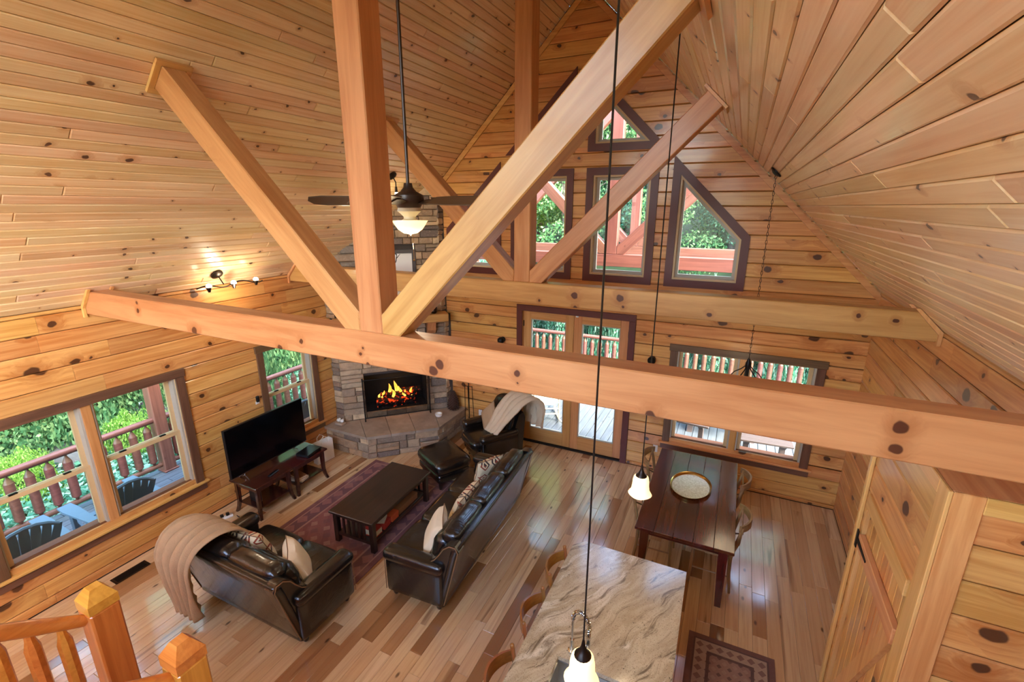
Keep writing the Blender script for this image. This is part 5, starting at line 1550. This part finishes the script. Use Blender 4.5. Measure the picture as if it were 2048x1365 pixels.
MB(RY(R(-45))).lathe([(0.07, 0.0), (0.07, -0.02), (0.02, -0.04)], n=18).build('canopy', 'bronze', sp, smooth=True)
MB().tube([(0.02, 0, -0.03), (0.07, -0.01, -0.10), (0.07, -0.01, -0.17)], 0.009, 6).lathe([(0.016, -0.16), (0.022, -0.24)], (0.07, -0.01, 0), 10).build('arm', 'bronze', sp, smooth=True)
MB().lathe([(0.022, -0.24), (0.034, -0.30), (0.04, -0.345), (0.01, -0.35)], (0.07, -0.01, 0), 14).build('bulb', 'bulb_glow', sp, smooth=True)
point('spot_bulb_light', (0.09, -0.01, -0.42), 6, parent=sp)

# chandelier on a chain
chd = thing('chandelier', 'dark iron chandelier on a long chain over the dining table', 'chandelier', (2.53, -1.10, 2.0))
zt = APEX - 2.53 - 2.0 - 0.003
MB(TR(0, 0, zt) @ RY(R(45))).lathe([(0.07, 0), (0.07, -0.015), (0.02, -0.035)], n=18).build('canopy', 'black_iron', chd, smooth=True)
z = zt - 0.03; k = 0
while z > 0.36:
    mb = MB(TR(0, 0, z) @ RZ(k * PI / 2))
    mb.tube([(0.009 * math.sin(t), 0, -0.024 + 0.024 * math.cos(t)) for t in [2 * PI * i / 10 for i in range(11)]], 0.0028, 5, False).build('chain_link', 'black_iron', chd)
    z -= 0.043; k += 1
MB().lathe([(0.012, 0.38), (0.03, 0.33), (0.035, 0.28), (0.02, 0.24), (0.02, 0.05), (0.04, 0.02), (0.01, -0.06)], n=14).build('hub', 'black_iron', chd, smooth=True)
for i in range(5):
    an = 2 * PI * i / 5 + 0.4; c, s_ = math.cos(an), math.sin(an)
    am = MB().tube([(c * r, s_ * r, z) for r, z in ((0.025, 0.29), (0.07, 0.24), (0.14, 0.19), (0.19, 0.12), (0.20, 0.04), (0.15, -0.03), (0.09, -0.02))], 0.007, 6).build('arm', 'black_iron', chd, smooth=True)
    MB().lathe([(0.02, 0.0), (0.05, -0.05), (0.065, -0.11), (0.06, -0.11), (0.045, -0.05), (0.015, -0.005)], (c * 0.20, s_ * 0.20, 0.03), 14).build('glass_shade', 'shade_glow', am, smooth=True)
point('chandelier_light', (0, 0, -0.14), 4, r=0.2, parent=chd)
point('fire_glow_light', FXY(-2.75, -0.12) + (0.95,), 3.0, (1, 0.5, 0.18), 0.08)

# ------------------------------------------------------------------ staircase and railing
ST = thing('staircase', 'honey pine staircase climbing towards the camera', 'staircase', kind='structure')
X1, X2, NY, NZ = -0.81, -0.01, -6.19, 2.05
SLP = math.tan(R(35))
for i in range(9):
    y = NY - 0.02 - i * 0.27; z = 1.0 + i * 0.27 * SLP
    if y < -8.6: break
    MB().cbox(X1 - 0.05, X2 + 0.05, y - 0.29, y, z - 0.04, z, 0.006).build('tread', 'honey_log', ST)
for x in (X1 - 0.09, X2 + 0.06):
    MB().prism([(x, NY, 0.72), (x, NY, 0.98), (x, NY - 2.4, 0.98 + 2.4 * SLP), (x, NY - 2.4, 0.72 + 2.4 * SLP)], (0.035, 0, 0)).build('stringer', 'honey_log', ST)
def newel(label, x):
    p = thing('newel_post', label, 'newel post', (x, NY, 0), R(0), 'newel posts of the stair rail')
    h = 0.0725
    MB().cbox(-h, h, -h, h, 0, NZ - 0.13, 0.01).build('post', 'honey_log', p, M=None)
    q = MB()
    a = h; b = h * 0.42
    q.add([(-a, -a, NZ - 0.128), (a, -a, NZ - 0.128), (a, a, NZ - 0.128), (-a, a, NZ - 0.128), (-a, -a, NZ - 0.07), (a, -a, NZ - 0.07), (a, a, NZ - 0.07), (-a, a, NZ - 0.07), (-b, -b, NZ), (b, -b, NZ), (b, b, NZ), (-b, b, NZ)],
          [(3, 2, 1, 0), (8, 9, 10, 11)] + [(i, (i + 1) % 4, 4 + (i + 1) % 4, 4 + i) for i in range(4)] + [(4 + i, 4 + (i + 1) % 4, 8 + (i + 1) % 4, 8 + i) for i in range(4)])
    q.build('cap', 'honey_log', p)
newel('square newel post with chamfered cap at the far side of the stair', X1)
newel('square newel post with chamfered cap at the near side of the stair', X2)
def stair_rail(label, x):
    r = thing('stair_railing', label, 'railing', (x, NY, 0), 0, 'stair railings')
    y0 = -0.075; L = 1.75
    def bar(z, rad, name):
        N = 8; pts = [(0, y0 - L * i / N, z + (L * i / N) * SLP) for i in range(N + 1)]
        rr = [rad * (0.8 if i == 0 else 1.0) * random.uniform(0.96, 1.04) for i in range(N + 1)]
        MB().tube(pts, rr, 12).build(name, 'honey_log', r, smooth=True)
    bar(1.875, 0.042, 'handrail'); bar(1.12, 0.042, 'bottom_rail')
    k = 0; y = y0 - 0.10
    while y > y0 - L + 0.05:
        d = (y0 - y) * SLP; b = 1.12 + d; t = 1.875 + d
        MB().tube([(0, y, b + 0.02), (0, y, b + 0.06), (0, y, b + 0.10), (0, y, t - 0.12), (0, y, t - 0.07), (0, y, t - 0.02)], [0.018, 0.022, 0.035, 0.035, 0.022, 0.018], 8).build('baluster', 'honey_log', r, smooth=True)
        y -= 0.118
stair_rail('round log handrail with log balusters on the far side of the stair', X1)
stair_rail('round log handrail with log balusters on the near side of the stair', X2)
# ------------------------------------------------------------------ outdoors
DZ = -0.16
dk = MB().box(-6.15, -XW - 0.21, -12, 5.0, DZ - 0.25, DZ - 0.03).box(-XW - 0.21, 7.0, 0.21, 5.0, DZ - 0.25, DZ - 0.03).build('deck', 'plank_gap')
tag(dk, 'grey board deck wrapping round the house', 'deck', kind='structure')
x = -6.14
while x < 6.9:
    y0, y1 = (-11.9, 4.98) if x + 0.14 < -XW - 0.21 else (0.215, 4.98)
    cuts = [y0, y0 + (y1 - y0) * random.uniform(0.35, 0.65), y1] if y1 - y0 > 6 else [y0, y1]
    for a, b in zip(cuts[:-1], cuts[1:]):
        plank_mb(b - a, 0.14, 0.025, 0.003, 0.003).build('deck_board', 'deck_wood', dk, M=FLM(x + 0.07, (a + b) / 2) @ TR(0, 0, DZ))
    x += 0.143
def log_rail(label, p0, p1, group='deck railings'):
    p0, p1 = Vector(p0), Vector(p1); L = (p1 - p0).length; an = math.atan2(p1.y - p0.y, p1.x - p0.x)
    r = thing('deck_railing', label, 'railing', (p0.x, p0.y, DZ), an, group)
    MB().tube([(L * i / 8, 0, 0.93) for i in range(9)], 0.05, 10).build('top_rail', 'rail_red', r, smooth=True)
    MB().tube([(L * i / 8, 0, 0.13) for i in range(9)], 0.042, 10).build('bottom_rail', 'rail_red', r, smooth=True)
    n = int(L / 0.20)
    me = None
    for k in range(n):
        x = (k + 0.5) * L / n
        if me is None:
            o = MB().tube([(0, 0, 0.15), (0, 0, 0.19), (0, 0, 0.225), (0, 0, 0.78)], [0.016, 0.022, 0.056, 0.056], 9).build('baluster', 'rail_red', r, smooth=True); me = o.data
            tp = MB().tube([(0, 0, 0.781), (0, 0, 0.86), (0, 0, 0.90)], [0.056, 0.018, 0.012], 9).build('pointed_tip', 'stain_brown', o, smooth=True).data
        else:
            o = link('baluster', me, r); link('pointed_tip', tp, o)
        o.location = (x, 0, 0)
    return r
log_rail('red log railing along the deck outside the wide window', (-6.0, -9.5, 0), (-6.0, -3.34, 0))
log_rail('red log railing along the deck outside the single window', (-6.0, -3.16, 0), (-6.0, 4.6, 0))
log_rail('red log railing at the far edge of the deck beyond the glass doors', (-5.9, 4.75, 0), (0.9, 4.75, 0))
log_rail('red log railing at the far edge of the deck beyond the dining window', (1.1, 4.75, 0), (6.8, 4.75, 0))
def porch_post(label, x, y, h):
    p = thing('porch_post', label, 'post', (x, y, DZ), 0, 'porch posts')
    MB().cbox(-0.09, 0.09, -0.09, 0.09, 0.002, h, 0.01).build('post', 'rail_red', p)
    MB().cbox(-0.11, 0.11, -0.11, 0.11, 0.002, 0.03, 0.006).build('base_plate', 'rail_red', p)
porch_post('square red porch post outside the wide window', -6.0, -3.25, 2.75)
porch_post('square red porch post beyond the dining window', 4.35, 4.35, 3.14)
porch_post('square red porch post at the far corner of the deck', -4.35, 4.35, 3.14)
tag(MB().cbox(-8.0, 8.0, -0.08, 0.08, -0.11, 0.11, 0.01).build('porch_beam', 'rail_red', M=TR(-6.0, -3.5, DZ + 2.862) @ RZ(PI / 2)), 'red porch beam resting on the posts of the side deck', 'beam')
# gable trusses of the far porch
TMAT = 'rail_red'
def out_truss(y, where):
    EX = 4.7
    timber('porch_tie_beam', 'red timber tie beam of the %s porch truss' % where, [(-EX, 2.98), (EX, 2.98), (EX, 3.22), (-EX, 3.22)], y, y + 0.18, 0)
    timber('porch_king_post', 'red timber king post of the %s porch truss' % where, [(-0.1, 3.222), (0.1, 3.222), (0.1, 6.7), (-0.1, 6.7)], y, y + 0.18, PI / 2)
    for s in (-1, 1):
        a = [(0.102, 3.38), (0.102, 3.222), (0.25, 3.222), (2.05, 5.02), (1.92, 5.15)]
        a = [(q[0] * s, q[1]) for q in a]
        b = [(0.105, 6.76), (0.105, 6.50), (EX, 1.9 + 0.0), (EX, 2.16)]
        b = [(0.105 * s, 6.85), (0.105 * s, 6.60), (3.48 * s, 3.225), (3.73 * s, 3.225)]
        for nm, pl, lb in (('porch_strut', a, 'red diagonal strut on the %s side of the %s porch truss'), ('porch_rafter', b, 'red sloping rafter on the %s side of the %s porch truss')):
            ar = sum(pl[i - 1][0] * pl[i][1] - pl[i][0] * pl[i - 1][1] for i in range(len(pl)))
            if ar < 0: pl = pl[::-1]
            timber(nm, lb % ('chimney' if s < 0 else 'dining', where), pl, y, y + 0.18, s * PI / 4 if nm == 'porch_strut' else -s * PI / 4)
out_truss(2.15, 'nearer'); out_truss(4.26, 'outer')
TMAT = 'timber'

# deck chairs
def adirondack(label, loc, rz):
    c = thing('adirondack_chair', label, 'chair', loc, rz, 'slat back deck chairs')
    # front towards -y; fan back of seven staves
    for k in range(7):
        t = (k - 3) / 3
        w0, w1 = 0.068, 0.095
        h = 0.70 - 0.16 * t * t
        x0 = t * 0.22; x1 = t * 0.30
        bow = -0.09 * (abs(t) ** 2)
        b0 = Vector((x0, 0.22 + bow, 0.26)); b1 = Vector((x1, 0.46 + bow, 0.26 + h))
        mb = MB(); vs = []
        for (p, w_) in ((b0, w0 / 2), (b0.lerp(b1, 0.8), w1 / 2 * 0.95), (b1, w1 / 2 * 0.8)):
            vs += [(p.x - w_, p.y, p.z), (p.x + w_, p.y, p.z), (p.x + w_, p.y + 0.02, p.z), (p.x - w_, p.y + 0.02, p.z)]
        fs = [(0, 1, 2, 3), (11, 10, 9, 8)] + [(4 * i + j, 4 * i + 4 + j, 4 * i + 4 + (j + 1) % 4, 4 * i + (j + 1) % 4) for i in range(2) for j in range(4)]
        mb.add(vs, fs).build('back_slat', 'slate_plastic', c)
    MB().tube([(-0.30 + 0.1 * i, 0.48 - 0.09 * ((i - 3) / 3) ** 2, 0.96 - 0.16 * ((i - 3) / 3) ** 2) for i in range(7)], 0.022, 6).build('back_rim', 'slate_plastic', c, smooth=True)
    for k in range(5):
        y = -0.34 + k * 0.118
        MB().cbox(-0.27, 0.27, y, y + 0.105, 0.34 - 0.035 * k, 0.36 - 0.035 * k, 0.004).build('seat_slat', 'slate_plastic', c)
    for s in (-1, 1):
        MB().prism([(s * 0.36 - 0.07, -0.42, 0.55), (s * 0.36 + 0.07, -0.42, 0.55), (s * 0.36 + 0.08, -0.25, 0.55), (s * 0.36 + 0.03, 0.38, 0.55), (s * 0.36 - 0.05, 0.38, 0.55), (s * 0.36 - 0.08, -0.25, 0.55)], (0, 0, 0.025)).build('arm', 'slate_plastic', c)
        MB().cbox(s * 0.34 - 0.02, s * 0.34 + 0.02, -0.36, -0.27, 0, 0.549, 0.004).build('front_leg', 'slate_plastic', c)
        MB().prism([(s * 0.30 - 0.015, -0.36, 0.25), (s * 0.30 - 0.015, -0.36, 0.35), (s * 0.30 - 0.015, 0.55, 0.08), (s * 0.30 - 0.015, 0.58, 0.0), (s * 0.30 - 0.015, 0.48, 0.0)], (0.03, 0, 0)).build('rear_leg', 'slate_plastic', c)
adirondack('blue-grey slatted deck chair outside the far half of the wide window', (-4.75, -4.53, DZ + 0.001), R(-90))
adirondack('blue-grey slatted deck chair outside the near half of the wide window', (-4.75, -5.52, DZ + 0.001), R(-90))
adirondack('dark blue-grey deck chair outside the single window', (-4.85, -1.75, DZ + 0.001), R(-90))
# rocking chair beyond the glass doors
rk = thing('rocking_chair', 'cream rocking chair on the deck beyond the glass doors', 'rocking chair', (-1.05, 1.45, DZ + 0.002), R(30))
for s in (-1, 1):
    MB().tube([(s * 0.27, 0.55 - 0.12 * i, 0.022 + 0.012 * (i - 5) ** 2 * 0.4) for i in range(11)], 0.02, 8).build('rocker', 'putty', rk, smooth=True)
    MB().tube([(s * 0.26, -0.26, 0.05), (s * 0.26, -0.26, 0.62)], 0.02, 8).build('front_leg', 'putty', rk)
    MB().tube([(s * 0.25, 0.22, 0.05), (s * 0.25, 0.25, 0.42), (s * 0.25, 0.42, 1.08)], 0.02, 8).build('back_post', 'putty', rk, smooth=True)
    MB().cbox(s * 0.27 - 0.045, s * 0.27 + 0.045, -0.32, 0.30, 0.62, 0.645, 0.006).build('arm', 'putty', rk)
for y in (-0.26, 0.22):
    for z in (0.16, 0.28): MB().cyl((-0.25, y, z), (0.25, y, z), 0.014, n=8).build('stretcher', 'putty', rk)
for k in range(6): MB().cbox(-0.25, 0.25, -0.28 + k * 0.088, -0.20 + k * 0.088, 0.405 - k * 0.006, 0.425 - k * 0.006, 0.004).build('seat_slat', 'putty', rk)
for k in range(6):
    x = -0.2 + k * 0.08
    MB().prism([(x - 0.025, 0.26, 0.45), (x + 0.025, 0.26, 0.45), (x + 0.025, 0.41, 1.04), (x - 0.025, 0.41, 1.04)], (0, 0.015, 0.0)).build('back_slat', 'putty', rk)
MB().cbox(-0.27, 0.27, 0.395, 0.425, 1.02, 1.12, 0.008).build('crest_rail', 'putty', rk)
def bench(label, x, y, rz):
    b = thing('patio_bench', label, 'bench', (x, y, DZ + 0.001), rz, 'benches outside the dining window')
    for k in range(3): MB().cbox(-0.42, 0.42, -0.17 + k * 0.115, -0.065 + k * 0.115, 0.43, 0.465, 0.005).build('seat_board', 'picnic_dark', b)
    for sx in (-0.28, 0.28):
        MB().prism([(sx - 0.04, -0.15, 0), (sx - 0.04, 0.15, 0), (sx - 0.04, 0.06, 0.08), (sx - 0.04, 0.05, 0.34), (sx - 0.04, 0.16, 0.429), (sx - 0.04, -0.16, 0.429), (sx - 0.04, -0.05, 0.34), (sx - 0.04, -0.06, 0.08)], (0.08, 0, 0)).build('trestle', 'picnic_dark', b)
bench('dark trestle bench outside the dining window nearest the closet', 3.05, 1.30, R(4))
bench('dark trestle bench outside the dining window nearest the doors', 1.75, 1.55, R(-6))
pt = thing('patio_table', 'dark trestle table on the deck outside the dining window', 'table', (2.35, 2.30, DZ + 0.001))
for k in range(6): MB().cbox(-0.85, 0.85, -0.42 + k * 0.14, -0.29 + k * 0.14, 0.70, 0.735, 0.005).build('top_board', 'picnic_dark', pt)
for sx in (-0.55, 0.55): MB().prism([(sx - 0.05, -0.3, 0), (sx - 0.05, 0.3, 0), (sx - 0.05, 0.1, 0.1), (sx - 0.05, 0.1, 0.6), (sx - 0.05, 0.35, 0.699), (sx - 0.05, -0.35, 0.699), (sx - 0.05, -0.1, 0.6), (sx - 0.05, -0.1, 0.1)], (0.1, 0, 0)).build('trestle', 'picnic_dark', pt)

# ground rising into the woods
def gz(x, y):
    d1 = max(0.0, -7.6 - x); d2 = max(0.0, y - 6.5); d3 = max(0.0, x - 8.5)
    d = math.sqrt(d1 * d1 + d2 * d2 + d3 * d3)
    return -0.55 + 0.30 * d + 0.15 * math.sin(x * 0.7) * math.cos(y * 0.6) * min(1, d)
GN = 60; vs = []; fs = []
for i in range(GN + 1):
    for j in range(GN + 1):
        x = -34 + 64 * i / GN; y = -22 + 58 * j / GN
        vs.append((x, y, gz(x, y)))
for i in range(GN):
    for j in range(GN):
        a = i * (GN + 1) + j; fs.append((a, a + GN + 1, a + GN + 2, a + 1))
tag(MB().add(vs, fs).build('ground', 'forest_floor', smooth=True), 'wooded hillside ground rising beyond the deck', 'ground', kind='structure')

def leaves(pts, nrm, size, squash=0.55):
    """leaf quads at pts with random tilt round nrm"""
    n = len(pts)
    a = rs.normal(size=(n, 3)); nn = nrm + 0.9 * rs.normal(size=(n, 3)); nn /= np.linalg.norm(nn, axis=1)[:, None]
    u = np.cross(nn, a); u /= np.linalg.norm(u, axis=1)[:, None]; v = np.cross(nn, u)
    s = (size * rs.uniform(0.6, 1.3, n))[:, None]
    q = np.stack([pts - u * s, pts - v * s * squash, pts + u * s, pts + v * s * squash], 1).reshape(-1, 3)
    me = bpy.data.meshes.new('leaves')
    me.vertices.add(4 * n); me.vertices.foreach_set('co', q.ravel())
    me.loops.add(4 * n); me.loops.foreach_set('vertex_index', np.arange(4 * n))
    me.polygons.add(n); me.polygons.foreach_set('loop_start', np.arange(0, 4 * n, 4)); me.polygons.foreach_set('loop_total', np.full(n, 4))
    me.update(calc_edges=True)
    return me
def clump(n, c, r):
    d = rs.normal(size=(n, 3)); d /= np.linalg.norm(d, axis=1)[:, None]
    return np.array(c) + d * np.array(r) * rs.uniform(0.65, 1.0, (n, 1)), d
def crown_mesh(kind):
    P = []; D = []
    for k in range(16):
        z = rs.uniform(1.2, 8.5); rad = 2.3 * (1 - abs(z - 4.2) / 7.5)
        an = rs.uniform(0, 2 * PI); rr = rs.uniform(0.2, 1) * rad
        p, d = clump(1400, (rr * math.cos(an), rr * math.sin(an), z), (1.25, 1.25, 0.85)); P.append(p); D.append(d)
    return leaves(np.concatenate(P), np.concatenate(D), 0.065)
def trunk_mesh():
    pts = [(0.12 * math.sin(k * 0.9), 0.1 * math.cos(k * 1.1), k * 1.0 - 0.5) for k in range(11)]
    mb = MB(); mb.tube(pts, [0.19 - 0.013 * k for k in range(11)], 9)
    for k in range(6):
        a = k * 1.7; z = 2.5 + k * 0.9; mb.tube([(0, 0, z), (math.cos(a) * 0.8, math.sin(a) * 0.8, z + 0.6), (math.cos(a) * 1.6, math.sin(a) * 1.6, z + 1.0)], [0.06, 0.04, 0.02], 6)
    me = bpy.data.meshes.new('trunk'); me.from_pydata(mb.v, [], mb.f); me.polygons.foreach_set('use_smooth', [True] * len(me.polygons))
    me.materials.append(MT['bark']); return me
crowns = []
for mt in ('leaf_forest', 'leaf_teal', 'leaf_forest', 'leaf_bright'):
    m = crown_mesh(0); m.materials.append(MT[mt]); crowns.append(m)
trunk = trunk_mesh()
ORD = 'first second third fourth fifth sixth seventh eighth ninth tenth eleventh twelfth thirteenth fourteenth fifteenth sixteenth seventeenth eighteenth nineteenth twentieth'.split()
KIND = ['green', 'blue-green', 'green', 'yellow-green']
def tree(x, y, s, k, row, n):
    lab = 'leafy %s tree in the %s, %s from the %s' % (KIND[k], row, ORD[n], 'chimney side' if 'far' in row else 'camera side')
    t = thing('forest_tree', lab, 'tree', (x, y, gz(x, y) - 0.1), random.uniform(0, 6.28), 'woodland trees')
    t.scale = (s, s, s * random.uniform(0.9, 1.15))
    link('crown', crowns[k], t); link('trunk', trunk, t)
ROWS = [('front row of side woods', [(-15.5 + random.uniform(-.8, .8), -13 + k * 2.9) for k in range(8)]),
        ('back row of side woods', [(-20 + random.uniform(-.8, .8), -12 + k * 4.0) for k in range(6)]),
        ('front row of far woods', [(-13 + k * 2.15, 12.2 + 1.4 * (k % 2) + random.uniform(-.5, .5)) for k in range(12)]),
        ('middle row of far woods', [(-16 + k * 2.9, 16.5 + random.uniform(-1, 1)) for k in range(11)]),
        ('back row of far woods', [(-15 + k * 3.6, 21.0 + random.uniform(-1, 1)) for k in range(9)])]
i = 0
for row, pts in ROWS:
    for n, (x, y) in enumerate(pts):
        tree(x, y, random.uniform(0.85, 1.25), (0, 1, 2, 1, 0, 3)[i % 6] if y > 8 else (0, 1, 1)[i % 3], row, n); i += 1
# shrubs
def shrub_mesh(n, size, low=0.0):
    d = rs.normal(size=(n, 3)); d[:, 2] = np.abs(d[:, 2]) * 1.1 + low; d /= np.linalg.norm(d, axis=1)[:, None]
    lump = 1 + 0.16 * np.sin(d[:, 0] * 7 + 1) * np.sin(d[:, 1] * 6) + 0.1 * np.sin(d[:, 2] * 11)
    p = d * (rs.uniform(0.72, 1.0, n) * lump)[:, None]
    return leaves(p, d, size)
sh = {}
for nm, mt, n_, sz in (('bright', 'leaf_bright', 9000, 0.034), ('green', 'leaf_forest', 10000, 0.04), ('ivy', 'leaf_ivy', 10000, 0.04)):
    m = shrub_mesh(n_, sz); m.materials.append(MT[mt]); sh[nm] = m
stem = MB()
for k in range(7): a = k * 0.9; stem.tube([(0, 0, -0.1), (math.cos(a) * 0.25, math.sin(a) * 0.25, 0.35), (math.cos(a) * 0.5, math.sin(a) * 0.5, 0.65)], [0.03, 0.02, 0.008], 5)
stem_me = bpy.data.meshes.new('stems'); stem_me.from_pydata(stem.v, [], stem.f); stem_me.materials.append(MT['bark'])
def shrub(label, kind, x, y, r, h, group=None):
    t = thing('shrub', label, 'shrub', (x, y, gz(x, y) - 0.05), random.uniform(0, 6), group)
    t.scale = (r, r, h); link('foliage', sh[kind], t); link('stems', stem_me, t)
shrub('round bright yellow-green shrub beyond the railing, near half of the wide window', 'bright', -7.75, -4.45, 0.43, 0.95)
shrub('round bright yellow-green shrub beyond the railing beside the porch post', 'bright', -7.75, -2.95, 0.43, 1.0)
for k in range(20):
    x = -6.5 + k * 0.72; y = 6.3 + 0.7 * (k % 2) + random.uniform(-.2, .2)
    shrub('tall leafy shrub in the hedge behind the far railing, %s from the chimney side' % ORD[k], 'ivy', x, y, 0.85, random.uniform(2.2, 3.0), 'hedge shrubs behind the far railing')
for k in range(11):
    shrub('dark green shrub at the wood edge beside the side deck, %s from the camera' % ORD[k], 'green', -8.9 + random.uniform(-.4, .4), -11 + k * 1.35, 0.95, random.uniform(1.3, 2.2), 'wood edge shrubs beside the deck')
for k in range(10):
    shrub('tall leafy shrub on the slope above the side deck, %s from the camera' % ORD[k], 'ivy', -10.6 + random.uniform(-.5, .5), -12 + k * 1.6, 1.2, random.uniform(1.8, 2.8), 'slope shrubs above the deck')
for k in range(9):
    shrub('broad green shrub high on the slope beyond the side deck, %s from the camera' % ORD[k], 'green', -12.6 + random.uniform(-.5, .5), -12 + k * 2.0, 1.5, random.uniform(2.2, 3.4), 'high slope shrubs beyond the deck')
rb = thing('rose_shrub', 'tall shrub with pink blossoms outside the single window', 'shrub', (-7.2, -0.9, gz(-7.2, -0.9)))
rb_f = link('foliage', sh['green'], rb); rb_f.scale = (0.75, 0.75, 2.6)
for (x, y, z) in ((0.3, -0.5, 2.0), (0.55, -0.2, 1.7), (0.5, 0.2, 2.2)): MB().ball((x, y, z), 0.05, 8).build('blossom', 'pink_flower', rb, smooth=True)
# ivy ground cover beside the deck
n_ = 30000
px_ = rs.uniform(-9.2, -6.25, n_); py_ = rs.uniform(-10, 3, n_)
pz_ = np.array([gz(a, b) for a, b in zip(px_, py_)]) + rs.uniform(0.02, 0.28, n_)
m = leaves(np.stack([px_, py_, pz_], 1), np.tile((0, 0, 1.6), (n_, 1)), 0.05, 0.7); m.materials.append(MT['leaf_ivy'])
tag(link('ivy_ground_cover', m), 'glossy green ivy covering the ground beside the deck', 'ivy', kind='stuff')
for lab, x, y, s in (('grey boulder in the woods beyond the near shrub', -8.3, -3.7, 0.4), ('grey boulder in the woods beside the porch post', -8.6, -2.3, 0.55)):
    o = MB().ball((0, 0, 0.2), 1.0, 10, 1.2, 0.9, 0.6).build('boulder', 'rock', smooth=True, M=TR(x, y, gz(x, y)) @ Matrix.Scale(s, 4)); tag(o, lab, 'rock')

wc = thing('wind_chime', 'silver wind chime hanging from the porch beam beside the post', 'wind chime', (-5.7, -3.57, 1.15))
MB().tube([(0, 0, 0.75), (0, 0, 1.43)], 0.003, 5).tube([(0, 0, 1.43), (-0.22, 0, 1.46)], 0.003, 5).build('cord', 'black_plastic', wc)
MB().lathe([(0.05, 0.735), (0.05, 0.75)], n=12).build('top_disc', 'box_wood', wc)
for k in range(5):
    a = 2 * PI * k / 5
    MB().cyl((0.04 * math.cos(a), 0.04 * math.sin(a), 0.30 + 0.03 * k), (0.04 * math.cos(a), 0.04 * math.sin(a), 0.70), 0.009, n=8).tube([(0.04 * math.cos(a), 0.04 * math.sin(a), 0.69), (0.04 * math.cos(a), 0.04 * math.sin(a), 0.74)], 0.002, 4).build('chime_tube', 'silver', wc)
MB().tube([(0, 0, 0.74), (0, 0, 0.1)], 0.002, 4).build('clapper_cord', 'black_plastic', wc)
MB().lathe([(0.028, 0.05), (0.03, 0.07), (0.028, 0.09)], n=10).build('wind_sail', 'silver', wc)
